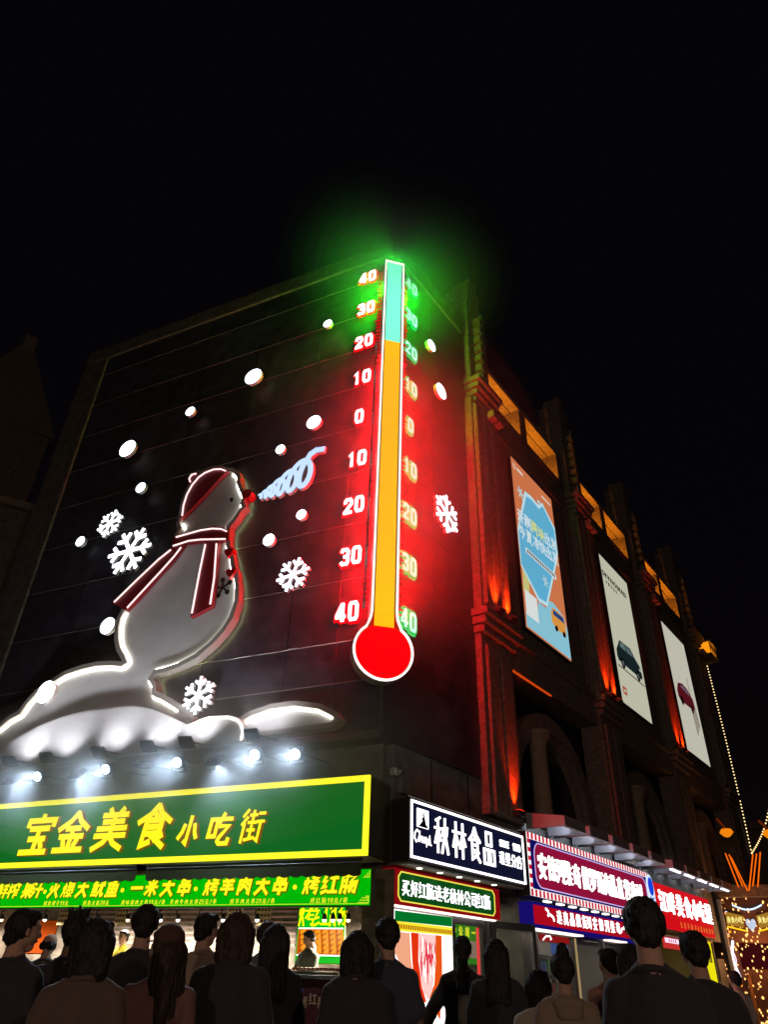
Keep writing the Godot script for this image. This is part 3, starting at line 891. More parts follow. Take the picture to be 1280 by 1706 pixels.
func bear_sign() -> void:
	var t := thing("polar_bear_sign", "large white polar bear sign with dark red hat and scarf sitting on snow", "sign", FL)
	var body := pts([[-9.66, 5.59], [-9.27, 5.75], [-9.05, 5.86], [-8.84, 6.00], [-8.58, 6.08], [-8.47, 6.28], [-8.25, 6.52], [-7.92, 6.69], [-7.54, 6.85], [-7.08, 6.92], [-6.66, 6.94], [-6.24, 6.90], [-5.94, 6.84], [-5.87, 6.87], [-5.95, 6.99], [-6.15, 7.21], [-6.28, 7.47], [-6.35, 7.74], [-6.36, 7.96], [-6.30, 8.15], [-5.99, 8.38], [-5.49, 8.94], [-4.99, 9.57], [-5.23, 9.88], [-5.17, 10.05], [-5.26, 10.20], [-5.23, 10.33], [-5.25, 10.47], [-5.26, 10.75], [-5.22, 11.05], [-5.13, 11.33], [-4.97, 11.52], [-4.79, 11.62], [-4.55, 11.64], [-4.30, 11.58], [-4.11, 11.46], [-3.93, 11.40], [-3.78, 11.27], [-3.71, 11.12], [-3.69, 10.96], [-3.57, 10.72], [-3.44, 10.52], [-3.49, 10.34], [-3.42, 10.22], [-3.51, 10.14], [-3.62, 9.94], [-3.76, 9.77], [-3.69, 9.29], [-3.60, 9.11], [-3.52, 8.93], [-3.46, 8.71], [-3.36, 8.55], [-3.25, 8.17], [-3.21, 7.84], [-3.28, 7.48], [-3.43, 7.23], [-3.67, 6.98], [-4.00, 6.75], [-4.40, 6.61], [-4.77, 6.55], [-4.99, 6.54], [-5.06, 6.41], [-4.93, 6.27], [-4.88, 6.08], [-4.65, 5.99], [-4.23, 5.76], [-3.89, 5.52], [-3.62, 5.24], [-5.45, 5.12], [-9.36, 5.0]])
	var g := Geo.new(); g.prism(body, .12, .2)
	part(t, "body_board", g, M.board)
	var rim := Geo.new(); rim.band(body, .1, .1, .3, true)
	part(t, "board_rim", rim, M.board_rim)
	# light line just inside the rim and a halo line behind the board
	var inset := Geometry2D.offset_polygon(body, -.085)
	var best: PackedVector2Array = inset[0]
	for q in inset:
		if q.size() > best.size(): best = q
	var line := Geo.new()
	var open := PackedVector2Array(); var lines := [open]
	for q in best:
		if q.y < 5.5 or (q.x < -4.8 and q.y > 8.1 and q.y < 9.9) or (q.x < -4.0 and q.y > 10.3):
			if lines[-1].size(): lines.append(PackedVector2Array())
		else:
			lines[-1].append(q)
	for q in lines:
		if q.size() > 1:
			line = Geo.new(); line.band(q, .026, .2, .23)
			part(t, "light_line", line, M.neon_warm)
	var halo := Geo.new(); var back := PackedVector3Array()
	for q in Geometry2D.offset_polygon(body, -.02)[0]:
		back.append(Vector3(q.x, q.y, .07))
	halo.tube(back, .012, 6, true)
	part(t, "halo_line", halo, M.neon_halo)
	var fm := Geo.new()
	fm.prism(pts([[-9.66, 4.96], [-9.14, 5.01], [-8.55, 5.28], [-8.09, 5.48], [-7.60, 5.66], [-7.06, 5.77], [-6.43, 5.83], [-5.87, 5.81], [-5.33, 5.82], [-4.86, 5.74], [-4.38, 5.57], [-3.98, 5.39], [-3.75, 5.29], [-3.50, 5.37], [-3.30, 5.41], [-2.83, 5.38], [-2.63, 5.31], [-2.50, 5.19], [-2.44, 5.02], [-2.46, 4.87], [-9.66, 4.9]]), .32, .46)
	part(t, "snow_drift", fm, M.board)
	var fl := Geo.new()
	fl.band(pts([[-3.75, 5.25], [-3.50, 5.33], [-3.30, 5.37], [-2.85, 5.34], [-2.66, 5.28], [-2.54, 5.18], [-2.48, 5.02], [-2.5, 4.9]]), .022, .462, .48)
	part(t, "light_line", fl, M.neon_warm)
	var cl := pts([[-2.73, 5.32], [-2.49, 5.42], [-2.05, 5.51], [-1.55, 5.51], [-1.05, 5.40], [-0.75, 5.24], [-0.66, 5.13], [-0.79, 5.05], [-1.62, 5.03], [-2.43, 5.02], [-2.62, 5.02]])
	var cg := Geo.new(); cg.prism(cl, .12, .22)
	var cb := part(t, "snow_tail_board", cg, M.board)
	var cr := Geo.new(); cr.band(cl, .09, .1, .31, true)
	part(cb, "rim", cr, M.board_rim)
	var c2 := Geo.new(); c2.band(pts([[-2.62, 5.27], [-2.45, 5.35], [-2.03, 5.43], [-1.56, 5.43], [-1.09, 5.33], [-0.82, 5.19]]), .022, .22, .25)
	part(cb, "light_line", c2, M.neon_warm)
	# hat, scarf, face
	var red := [
		["hat", [[-5.19, 10.29], [-5.21, 10.42], [-5.22, 10.70], [-5.19, 11.00], [-5.10, 11.28], [-4.94, 11.49], [-4.76, 11.59], [-4.52, 11.61], [-4.27, 11.55], [-4.05, 11.38], [-4.31, 11.16], [-4.66, 10.76], [-4.99, 10.44]]],
		["hat_bobble", [[-4.97, 11.45], [-5.14, 11.27], [-5.25, 11.47], [-5.19, 11.61], [-5.04, 11.62], [-4.90, 11.54]]],
		["scarf_collar", [[-5.26, 9.82], [-4.56, 9.87], [-4.14, 9.84], [-3.88, 9.76], [-3.71, 9.64], [-3.66, 9.37], [-4.32, 9.50], [-4.91, 9.57], [-5.25, 9.53]]],
		["scarf_end", [[-5.26, 9.52], [-4.90, 9.56], [-5.13, 9.20], [-5.44, 8.88], [-5.93, 8.33], [-6.18, 8.11], [-6.66, 8.38], [-6.17, 8.82], [-5.64, 9.28]]],
		["scarf_end", [[-4.31, 9.48], [-3.93, 9.41], [-3.83, 8.49], [-3.79, 7.81], [-4.31, 7.64], [-4.32, 8.59]]]]
	for q in red:
		var r := Geo.new(); r.prism(pts(q[1]), .22 if q[0] != "hat_bobble" else .2, .335 if q[0] == "scarf_collar" else .325)
		part(t, q[0], r, M.sign_red)
	var neon := [[[-5.13, 10.36], [-5.16, 10.66], [-5.13, 10.96], [-5.03, 11.22], [-4.88, 11.41], [-4.71, 11.50], [-4.47, 11.53], [-4.25, 11.48], [-4.09, 11.38]],
		[[-5.11, 11.33], [-5.17, 11.45], [-5.12, 11.55], [-4.98, 11.55]],
		[[-5.17, 9.78], [-4.50, 9.81], [-4.17, 9.78], [-3.91, 9.71], [-3.74, 9.61]], [[-5.20, 9.55], [-4.77, 9.59], [-4.43, 9.55], [-3.74, 9.41]],
		[[-6.57, 8.37], [-6.08, 8.81], [-5.55, 9.26], [-5.24, 9.46]], [[-6.13, 8.15], [-5.88, 8.42], [-5.41, 8.91], [-5.10, 9.25], [-4.95, 9.46]],
		[[-4.27, 9.39], [-4.28, 8.69], [-4.27, 7.71]], [[-3.96, 9.34], [-3.85, 8.46], [-3.83, 7.84]]]
	for q in neon:
		var l := Geo.new(); l.band(pts(q), .028, .336, .362)
		part(t, "neon_line", l, M.neon_pink)
	var eye := Geo.new(); eye.disc(Vector2(-3.87, 10.58), .045, .055, .2, .23, 14)
	part(t, "eye", eye, M.ink_dark)
	var ns := Geo.new(); ns.disc(Vector2(-3.36, 10.52), .135, .12, .14, .36, 22)
	part(t, "nose", ns, M.sign_red_bright)
	for q in [Vector2(-3.59, 9.05), Vector2(-3.45, 8.52)]:
		var hp := PackedVector2Array()
		for i in 24:
			var a := TAU * i / 24.0
			hp.append(q + Vector2(.0088 * 16.0 * pow(sin(a), 3), .0098 * (13.0 * cos(a) - 5.0 * cos(2.0 * a) - 2.0 * cos(3.0 * a) - cos(4.0 * a))) * .85)
		var hg := Geo.new(); hg.prism(hp, .2, .35)
		part(t, "heart", hg, M.sign_red_bright)
	for i in 5:
		var a := TAU * i / 5.0 + .5
		var d := Vector2(cos(a), sin(a))
		var pg := Geo.new(); pg.disc(Vector2(-3.69, 8.27) + d * .19, .055, .055, .2, .225, 14); pg.band(PackedVector2Array([Vector2(-3.69, 8.27), Vector2(-3.69, 8.27) + d * .16]), .035, .2, .222)
		part(t, "petal", pg, M.ink_dark)
	var rl := Geo.new(); rl.slab(-9.6, -2.3, 4.83, 4.86, .42, .56)
	part(t, "base_rail", rl, M.pale_metal)
	for x in [-8.6, -7.0, -5.4, -3.8]:
		var s := Geo.new(); s.slab(x, x + .05, 5.02, 5.07, -.02, .13); s.slab(x, x + .05, 6.2, 6.25, -.02, .13)
		part(t, "stud", s, M.lamp_metal)
	for q in [Vector2(-4.6, 10.9), Vector2(-4.2, 9.0), Vector2(-5.2, 7.4), Vector2(-1.6, 5.2)]:
		var s := Geo.new(); s.slab(q.x, q.x + .05, q.y, q.y + .05, -.02, .13)
		part(t, "stud", s, M.lamp_metal)
	# the breath: a coil that opens towards the thermometer
	var b := thing("breath_coil_sign", "pale blue lit coil sign blown from the bear's nose", "sign", FL)
	var coil := PackedVector2Array(); var wid := PackedFloat32Array()
	var cxs := [-3.12, -3.0, -2.86, -2.68, -2.44, -2.14, -1.82]; var cys := [10.48, 10.5, 10.54, 10.60, 10.68, 10.80, 10.92]
	var rs := [.05, .09, .14, .2, .28, .36, .42]
	for i in 205:
		var q := i / 204.0 * 5.95
		var k := mini(int(q), 5); var f := q - k
		var r := lerpf(rs[k], rs[k + 1], f)
		var a := -TAU * q + 2.4
		coil.append(Vector2(lerpf(cxs[k], cxs[k + 1], f), lerpf(cys[k], cys[k + 1], f)) + Vector2(cos(a) * r * .52 + sin(a) * r * .16, sin(a) * r))
		wid.append(lerpf(.034, .14, q / 6.0))
	coil.append_array(pts([[-1.86, 11.33], [-1.72, 11.40], [-1.54, 11.38]]))
	wid.append_array([.15, .135, .12])
	var cs := Geo.new(); var cf := Geo.new()
	for i in coil.size() - 1:
		var sg := PackedVector2Array([coil[i], coil[i + 1]])
		cs.band(sg, wid[i] * 1.15, .12, .2, false, wid[i] * .3)
		cf.band(sg, wid[i], .2, .215 + .00005 * (i % 40), false, wid[i] * .3)
	part(b, "casing", cs, M.letter_side)
	part(b, "face", cf, glow(Color(.74, .84, 1.0), 1.3))
	var cst := Geo.new(); cst.slab(-2.4, -2.34, 10.7, 10.76, -.02, .13)
	part(b, "stud", cst, M.lamp_metal)


func wall_lights() -> void:
	var dots := [[-1.76, 15.60, .125, "small disc light high up beside the thermometer's thirty"], [-3.88, 14.50, .255, "large disc light highest of those left of the twenties"], [-5.78, 13.93, .145, "small disc light above and left of the bear's hat"], [-1.86, 12.27, .19, "disc light level with the left zero of the thermometer"],
		[-7.72, 13.25, .27, "large disc light at the far left of the upper cladding"], [-2.70, 11.71, .125, "small disc light just above the blue coil"], [-6.84, 11.71, .15, "small disc light above the two left snowflakes"], [-1.92, 9.69, .12, "small disc light below the blue coil"],
		[-2.67, 9.22, .145, "disc light to the right of the bear's scarf collar"], [-8.43, 10.46, .14, "small disc light left of the largest snowflake"], [-6.72, 7.87, .2, "disc light beside the left of the bear's body"]]
	for d in dots:
		snow_dot("white round " + d[3], FL, Vector3(d[0], d[1], .15), d[2])
	snow_dot("white round disc light lying over the bear's snow bank", FL, Vector3(-7.78, 6.40, .36), .25)
	snow_dot("white round disc light higher on the wall right of the thermometer", FR, Vector3(1.44, 15.41, .15), .175)
	snow_dot("white round disc light lower on the wall right of the thermometer", FR, Vector3(1.87, 14.11, .15), .23)
	snowflake("small white lit snowflake left of the bear, the higher one", FL, Vector3(-7.56, 10.79, .15), .37, .3)
	snowflake("largest white lit snowflake left of the bear's scarf", FL, Vector3(-6.65, 9.80, .15), .6, .05)
	snowflake("white lit snowflake right of the bear near the thermometer", FL, Vector3(-1.96, 8.24, .15), .36, .2)
	snowflake("white lit snowflake in the hollow under the bear", FL, Vector3(-3.82, 5.94, .15), .36, .52)
	snowflake("white lit snowflake on the red wall right of the thermometer", FR, Vector3(1.98, 10.38, .15), .48, .52)
	var names := ["leftmost", "second", "third", "fourth", "fifth", "rightmost"]
	var ups := [-7.58, -6.60, -5.30, -4.16, -3.31, -1.95]
	for i in 6:
		floodlight("dark floodlight under the bear sign aimed up at it, %s of six" % names[i], FL, Vector3(ups[i], 4.82, .95), Vector3(-.1, 1.0, -.5), Color(.97, .97, 1.0), .6, 2.2, 60.0, "floodlights aimed at the bear")
	var downs := [[-7.11, 4.40, 0, "flat, leftmost"], [-6.48, 4.42, 1, "glaring, leftmost"], [-5.49, 4.40, 0, "flat, second from left"], [-4.84, 4.43, 1, "glaring, second from left"], [-3.95, 4.42, 2, ""], [-3.27, 4.43, 1, "glaring, third from left"], [-2.49, 4.40, 0, "flat, rightmost"], [-1.71, 4.43, 1, "glaring, fourth from left"], [-.95, 4.38, 1, "glaring, nearest the corner"]]
	for d in downs:
		if d[2] == 2:
			floodlight("unlit floodlight in the row above the green sign", FL, Vector3(d[0], d[1], 1.1), Vector3(0, -.95, -.1), Color(.4, .42, .45), .2, 0.0, 50.0, "floodlights over the green sign")
		elif d[2] == 1:
			floodlight("white floodlight above the green sign aimed at the street, " + d[3], FL, Vector3(d[0], d[1], 1.1), Vector3(.1, -.45, .9), Color(.80, .90, 1.0), 18.0, 7.0, 58.0, "floodlights over the green sign")
		else:
			floodlight("white floodlight above the green sign aimed down, " + d[3], FL, Vector3(d[0], d[1], 1.1), Vector3(0, -.75, -.65), Color(.80, .90, 1.0), 9.0, 5.0, 60.0, "floodlights over the green sign")


# ---------------------------------------------------------------- the stone building

func stone_building() -> void:
	var t := thing("stone_building", "dark stone building with tall pilasters, lit parapet openings and arched lower bays", "building", FR)
	var piers := [4.2, 11.15, 18.0, 24.9]
	var g := Geo.new()
	g.slab(3.52, 27.0, 4.3, 16.2, -8.0, -1.06)
	part(t, "core_wall", g, M.core)
	var back := Geo.new(); back.slab(3.52, 27.0, 16.2, 17.5, -8.0, -1.15)
	part(t, "core_wall", back, M.core)
	var rf := Geo.new(); rf.slab(3.52, 27.0, 17.56, 17.72, -8.0, -.34)
	part(t, "roof_slab", rf, M.stone)
	var lat := Geo.new(); lat.slab(3.52, 4.85, 2.95, 4.3, -.6, -.05)
	part(t, "lintel_wall", lat, M.render_wall)
	var lat2 := Geo.new(); lat2.slab(4.85, 12.05, 2.3, 4.32, -1.06, -.04)
	part(t, "lintel_wall", lat2, M.render_wall)
	var lat3 := Geo.new(); lat3.slab(12.05, 27.0, 2.78, 4.32, -1.06, -.04)
	part(t, "lintel_wall", lat3, M.render_wall)
	for i in 4:
		var x: float = piers[i]
		var sh := Geo.new()
		sh.slab(x - .72, x + .72, 8.62, 15.2, -.3, .2, .02)
		var shaft := part(t, "pilaster", sh, M.stone)
		for k in 3:
			var f := Geo.new(); f.slab(x - .62 + .44 * k, x - .26 + .44 * k, 8.75, 15.0, .2, .29, .05)
			part(shaft, "fluting", f, M.stone)
		var lo := Geo.new(); lo.slab(x - .74, x + .74, 0.0 if i > 2 else 4.2, 8.02, -.5, .14, .02)
		var low := part(t, "pilaster", lo, M.stone)
		for k in 2:
			var f := Geo.new(); f.slab(x - .56 + .6 * k, x - .04 + .6 * k, 4.25, 7.8, .14, .2, .03)
			part(low, "fluting", f, M.stone)
		for k in 3:
			var c := Geo.new(); c.slab(x - .8 - .05 * k, x + .8 + .05 * k, 8.02 + .19 * k, 8.19 + .19 * k, -.3, .26 + .08 * k, .03)
			part(t, "ledge", c, M.stone)
		for k in 4:
			var c := Geo.new(); c.slab(x - .5 - .07 * k, x + .5 + .07 * k, 15.2 + .19 * k, 15.37 + .19 * k, -.2, .24 + .09 * k, .03)
			part(t, "bracket", c, M.stone)
		for k in 2:
			var c := Geo.new(); c.slab(x + .05 + .36 * k, x + .3 + .36 * k, 14.86, 15.12, .3, .5, .02)
			part(t, "console_block", c, M.stone)
		var py := Geo.new(); py.slab(x - .52, x + .5, 15.96, 19.6, -.9, .12, .03)
		var pylon := part(t, "pylon", py, M.stone)
		var p2 := Geo.new(); p2.slab(x - .38, x + .38, 19.6, 20.5, -.75, .1, .03)
		part(pylon, "pylon_top", p2, M.stone)
		var p3 := Geo.new(); p3.slab(x - .18, x + .24, 20.5, 20.95, -.6, .08, .03)
		part(pylon, "pylon_top", p3, M.stone)
		var p4 := Geo.new(); p4.slab(x + .26, x + .46, 16.0, 19.5, .12, .22, .02)
		part(pylon, "pylon_fin", p4, M.stone)
		for k in 7:
			var c := Geo.new(); c.slab(x - .18, x + .06, 16.25 + .4 * k, 16.5 + .4 * k, .12, .34, .03)
			part(pylon, "key_block", c, M.stone)
	for b in 3:
		var x0: float = piers[b] + .72; var x1: float = piers[b + 1] - .72; var xm: float = (x0 + x1) * .5
		var w := Geo.new(); w.slab(x0, x1, 8.6, 16.2, -1.05, -.05)
		var wall := part(t, "bay_wall", w, M.stone)
		for q in [[x0 + .1, x0 + .22, 8.9, 15.4], [x1 - .22, x1 - .1, 8.9, 15.4], [x0 + .222, x1 - .222, 15.2, 15.4]]:
			var mo := Geo.new(); mo.slab(q[0], q[1], q[2], q[3], -.05, -.005, .015)
			part(wall, "moulding", mo, M.stone)
		var bd := Geo.new(); bd.slab(x0, x1, 7.72, 8.598, -1.05, .05, .02)
		part(t, "band_course", bd, M.stone)
		var bd2 := Geo.new(); bd2.slab(x0, x1, 8.44, 8.56, .05, .16, .02)
		part(t, "band_moulding", bd2, M.stone)
		# parapet with two deep openings lit from inside
		var cut := [[x0, x0 + .12], [x0 + 2.25, x0 + 2.72], [x1 - .35, x1]]
		for q in cut:
			var pr := Geo.new(); pr.slab(q[0], q[1], 16.2, 17.5, -1.14, -.01, .01)
			part(t, "parapet_pier", pr, M.stone)
		var tb := Geo.new(); tb.slab(x0, x1, 17.502, 17.72, -.3, .0, .015)
		part(t, "parapet_beam", tb, M.stone_pale)
		var ce := Geo.new(); ce.slab(x0, x1, 17.53, 17.556, -1.14, -.345)
		part(t, "opening_ceiling", ce, M.stone_pale)
		var lip := Geo.new(); lip.slab(x0, x1, 16.2, 16.36, -.1, -.012)
		part(t, "opening_sill", lip, M.stone)
		for q in [[cut[0][1], cut[1][0]], [cut[1][1], cut[2][0]]]:
			for k in 5:
				var s := Geo.new(); s.box(Vector3((q[0] + q[1]) * .5, 16.34 + .12 * k, -1.05), Vector3(q[1] - q[0] - .01, .07, .05), Basis(Vector3.RIGHT, .5))
				part(t, "louvre_slat", s, M.strip_dark)
			var led := Geo.new(); led.slab(q[0] + .1, q[1] - .1, 16.22, 16.26, -.3, -.22)
			part(t, "amber_strip_light", led, glow(Color(1.0, .62, .14), 2.0))
			area(t, Vector3((q[0] + q[1]) * .5, 16.3, -.26), Vector3(0, 1, -.35), Color(1.0, .58, .12), 4.6, q[1] - q[0] - .3, .06)
		# arched recess below
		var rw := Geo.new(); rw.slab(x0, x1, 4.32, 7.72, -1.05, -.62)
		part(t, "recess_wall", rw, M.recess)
		var gl := Geo.new(); gl.slab(xm - 1.95, xm + 1.95, 4.34, 6.3, -.62, -.58)
		part(t, "arch_window", gl, M.dark_glass)
		var arc := PackedVector2Array()
		for k in 25:
			var a := PI * k / 24.0
			arc.append(Vector2(xm + cos(a) * 2.25, 4.75 + sin(a) * 2.35))
		var ag := Geo.new(); ag.band(arc, .42, -.62, -.28)
		part(t, "arch", ag, M.stone)
		var ai := PackedVector2Array()
		for q in arc: ai.append(Vector2(xm + (q.x - xm) * .86, 4.75 + (q.y - 4.75) * .86))
		var a2 := Geo.new(); a2.band(ai, .12, -.6, -.42)
		part(t, "arch_moulding", a2, M.stone)
		for k in 7:
			var s := Geo.new(); s.slab(x0, x1, 7.0 + .1 * k, 7.045 + .1 * k, -.64, -.52)
			part(t, "spandrel_slat", s, M.strip_dark)
		for sx in [-.78]:
			var cg := Geo.new()
			cg.lathe([Vector2(.0, 4.32), Vector2(.3, 4.32), Vector2(.3, 4.42), Vector2(.22, 4.5), Vector2(.2, 6.2), Vector2(.22, 6.4), Vector2(.3, 6.55), Vector2(.34, 6.6), Vector2(.34, 6.7), Vector2(0, 6.7)], 20, Transform3D(Basis.IDENTITY, Vector3(xm + sx, 0, -.3)))
			part(t, "column", cg, M.stone_pale)
		if b == 0:
			var os := Geo.new(); os.slab(x0 + .02, x0 + 2.4, 7.69, 7.716, -.02, .03)
			part(t, "orange_strip", os, glow(Color(1.0, .34, .06), .6))  # thin emissive orange strip under the band, first bay only
			area(t, Vector3(x0 + 1.2, 7.66, .04), Vector3(0, -.6, 1), Color(1.0, .34, .06), .1, 2.3, .03)
	var en := Geo.new(); en.slab(25.62, 27.0, 4.33, 15.1, -1.05, -.02)
	part(t, "end_pier", en, M.stone)
	var lan := thing("glowing_fret_box", "gold fretwork ornament with its lit look put into a glow at the far upper end of the stone building", "lantern", FR * Transform3D(Basis.IDENTITY, Vector3(25.75, 15.1, .35)))
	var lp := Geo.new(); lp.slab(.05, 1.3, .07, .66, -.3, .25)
	part(lan, "glowing_panel", lp, glow(Color(1.0, .6, .08), 1.0, Color(.3, .2, .1)))  # amber lit look of the carved end piece is put into this glow
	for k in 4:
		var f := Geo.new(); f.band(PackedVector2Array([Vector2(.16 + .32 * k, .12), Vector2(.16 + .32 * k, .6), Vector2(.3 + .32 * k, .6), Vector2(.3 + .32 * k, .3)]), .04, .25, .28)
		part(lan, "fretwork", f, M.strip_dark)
	for q in [[.0, .07], [.66, .74]]:
		var f := Geo.new(); f.slab(.0, 1.35, q[0], q[1], -.36, .32, .01)
		part(lan, "rail", f, M.stone)
	omni(lan, Vector3(.65, .36, .5), Color(1.0, .6, .1), .5, .2)
	# uplights on the ledges
	var amber := Color(1.0, .20, .015)
	var where := ["beside the orange poster", "beside the first white poster", "beside the second white poster"]
	for i in 3:
		var x: float = piers[i]
		for k in 2:
			uplight("orange uplight on the pilaster ledge %s, %s of the pair" % [where[i], ["left", "right"][k]], FR, Vector3(x - .24 + .62 * k, 8.66, .42), amber, [13.0, 10.0, 9.0][i], 32.0, Vector3(0, 1, -.26), "orange uplights on the pilasters")
		uplight("orange uplight low on the pilaster %s" % ["right of the navy sign", "behind the first metal hoods", "behind the second metal hoods"][i], FR, Vector3(x + .2, 4.3, .32), amber, [9.0, 6.0, 5.0][i], 30.0, Vector3(0, 1, -.2), "orange uplights on the pilasters")


func lightbox_poster(called: String, label: String, x0: float, x1: float, y0: float, y1: float, face: Material) -> Node3D:
	var t := thing(called, label, "poster", FR * Transform3D(Basis.IDENTITY, Vector3(x0, y0, -.04)), "backlit posters on the stone building")
	var w := x1 - x0; var h := y1 - y0
	var b := Geo.new(); b.slab(0, w, 0, h, 0.0, .12)
	part(t, "casing", b, M.strip_dark)
	var f := Geo.new(); f.slab(.02, w - .02, .02, h - .02, .12, .13)
	part(t, "print_sheet", f, face)
	return t

func norm(a: Array, w: float, h: float) -> PackedVector2Array:
	var p := PackedVector2Array()
	for q in a: p.append(Vector2(clampf(q[0], .01, .99) * w, clampf(q[1], .006, .994) * h))
	return p

func print_shape(t: Node3D, called: String, poly: PackedVector2Array, layer: int, c: Color, e: float) -> void:
	var g := Geo.new(); g.prism(poly, .13, .13 + .002 * layer)
	part(t, called, g, glow(c, e))

func posters() -> void:
	var t := lightbox_poster("ice_lolly_poster", "backlit orange poster with a big blue ice lolly and white writing", 6.0, 8.85, 9.115, 14.76, glow(Color(.80, .46, .29), .95))
	var w := 2.85; var h := 5.645; var e := .95
	print_shape(t, "snow_print", norm([[.02, .012], [.99, .012], [.99, .17], [.93, .24], [.69, .27], [.6, .26], [.5, .2], [.33, .2], [.28, .12], [.03, .09]], w, h), 1, Color(.53, .76, .83), e)
	print_shape(t, "lolly_stick_print", norm([[.04, .32], [.17, .29], [.14, .21], [.02, .19]], w, h), 2, Color(.78, .76, .5), e)
	print_shape(t, "lolly_rim_print", norm([[.27, .845], [.42, .855], [.6, .845], [.71, .895], [.99, .80], [.985, .63], [.90, .54], [.54, .215], [.34, .205], [.01, .33], [.01, .54]], w, h), 3, Color(.72, .87, .91), e)
	print_shape(t, "lolly_print", norm([[.3, .82], [.42, .83], [.6, .82], [.71, .87], [.96, .78], [.95, .64], [.87, .55], [.52, .235], [.36, .225], [.02, .34], [.03, .53]], w, h), 4, Color(.36, .68, .82), e)
	var li := Geo.new(); var ly := Geo.new()
	for i in 6:
		var x: float = .1 + .158 * i
		ink(ly if i == 2 or i == 3 else li, "开刷两块出发"[i], x * w, (.635 + .006 * i) * h, .40, .44, .05, .14, .146)
		ink(li, "今夏凉快出发"[i], x * w, (.54 + .008 * i) * h, .40, .42, .05, .14, .146)
	part(t, "lettering", li, glow(Color(.86, .93, .95), .85)); part(t, "lettering", ly, glow(Color(.9, .93, .55), .8))
	print_shape(t, "strip_print", norm([[.15, .465], [.15, .435], [.85, .435], [.85, .465]], w, h), 6, Color(.85, .88, .88), e)
	var dash := Geo.new()
	for i in 16: dash.slab((.18 + .041 * i) * w, (.205 + .041 * i) * w, .441 * h, .459 * h, .13, .144)
	stuff(part(t, "small_print", dash, glow(Color(.2, .3, .4), .4)))
	print_shape(t, "card_print", norm([[.04, .205], [.29, .205], [.29, .075], [.04, .075]], w, h), 5, Color(.86, .88, .87), e)
	print_shape(t, "van_body_print", norm([[.61, .20], [.66, .235], [.9, .235], [.94, .20], [.93, .13], [.70, .125], [.61, .15]], w, h), 7, Color(.85, .58, .26), e)
	print_shape(t, "van_window_print", norm([[.66, .225], [.9, .225], [.92, .195], [.65, .195]], w, h), 8, Color(.2, .33, .6), .6)
	for x in [.7, .88]:
		var dg := Geo.new(); dg.disc(Vector2(x * w, .128 * h), .09, .09, .13, .149, 14)
		part(t, "van_wheel_print", dg, glow(Color(.12, .12, .14), .3))
	for q in [[.16, .8, .22], [.55, .36, .2], [.62, .865, .12]]:
		var fg := Geo.new()
		for i in 6:
			var d := Vector2(cos(TAU * i / 6), sin(TAU * i / 6))
			fg.band(PackedVector2Array([Vector2(q[0] * w, q[1] * h), Vector2(q[0] * w, q[1] * h) + d * q[2]]), .045, .13, .1415 + .0003 * i)
		part(t, "frost_print", fg, glow(Color(.8, .9, .92), .75))
	var lg := Geo.new(); lg.band(PackedVector2Array([Vector2(.12, 5.42), Vector2(.26, 5.42), Vector2(.26, 5.3), Vector2(.19, 5.25), Vector2(.12, 5.3)]), .025, .13, .135, true)
	for i in 4: lg.slab(.36 + .1 * i, .44 + .1 * i, 5.3, 5.4, .13, .135)
	for i in 5: lg.slab(2.05 + .13 * i, 2.15 + .13 * i, 5.28, 5.36, .13, .135)
	stuff(part(t, "small_print", lg, glow(Color(.95, .9, .85), .8)))
	# a white poster with a dark car
	t = lightbox_poster("car_poster", "backlit white poster of a dark green off-road car with a name above", 12.83, 15.65, 9.1, 14.66, glow(Color(.80, .80, .71), .8))
	w = 2.82; h = 5.56
	var tx := Geo.new(); latin(tx, "SKYNOMAD", .43 * w, .862 * h, .2, .13, .136, 0, 1.55)
	for i in 5: ink(tx, "小里公元分"[i], (.12 + .085 * i) * w, .812 * h, .13, .14, .02, .13, .135)
	part(t, "lettering", tx, glow(Color(.09, .09, .1), .3))
	print_shape(t, "car_body_print", norm([[.08, .345], [.16, .385], [.24, .43], [.62, .44], [.74, .395], [.9, .36], [.93, .30], [.9, .275], [.1, .275], [.07, .30]], w, h), 2, Color(.13, .19, .2), .5)
	print_shape(t, "car_window_print", norm([[.22, .385], [.27, .425], [.42, .43], [.42, .385]], w, h), 3, Color(.5, .6, .6), .5)
	print_shape(t, "car_window_print", norm([[.45, .385], [.45, .43], [.6, .43], [.69, .39]], w, h), 3, Color(.45, .54, .55), .5)
	print_shape(t, "car_lamp_print", norm([[.84, .345], [.91, .345], [.91, .325], [.85, .325]], w, h), 3, Color(.75, .8, .8), .6)
	for x in [.24, .76]:
		var dg := Geo.new(); dg.disc(Vector2(x * w, .278 * h), .19, .19, .13, .137, 20); part(t, "car_wheel_print", dg, glow(Color(.04, .04, .05), .2))
		var d2 := Geo.new(); d2.disc(Vector2(x * w, .278 * h), .1, .1, .13, .1385, 16); part(t, "car_rim_print", d2, glow(Color(.5, .52, .52), .4))
	var ln := Geo.new(); ln.slab(.05 * w, .96 * w, .236 * h, .243 * h, .13, .1345)
	part(t, "ground_line_print", ln, glow(Color(.15, .17, .17), .3))
	var og := Geo.new(); og.band(norm([[.09, .105], [.18, .105], [.18, .07], [.09, .07]], w, h), .07, .13, .136, true)
	part(t, "emblem_print", og, glow(Color(.8, .3, .08), .6))
	# the farther white poster with a red car
	t = lightbox_poster("car_poster", "backlit white poster of a red car with long streaks, farthest of three", 19.72, 22.88, 9.18, 14.65, glow(Color(.82, .81, .74), .78))
	w = 3.16; h = 5.47
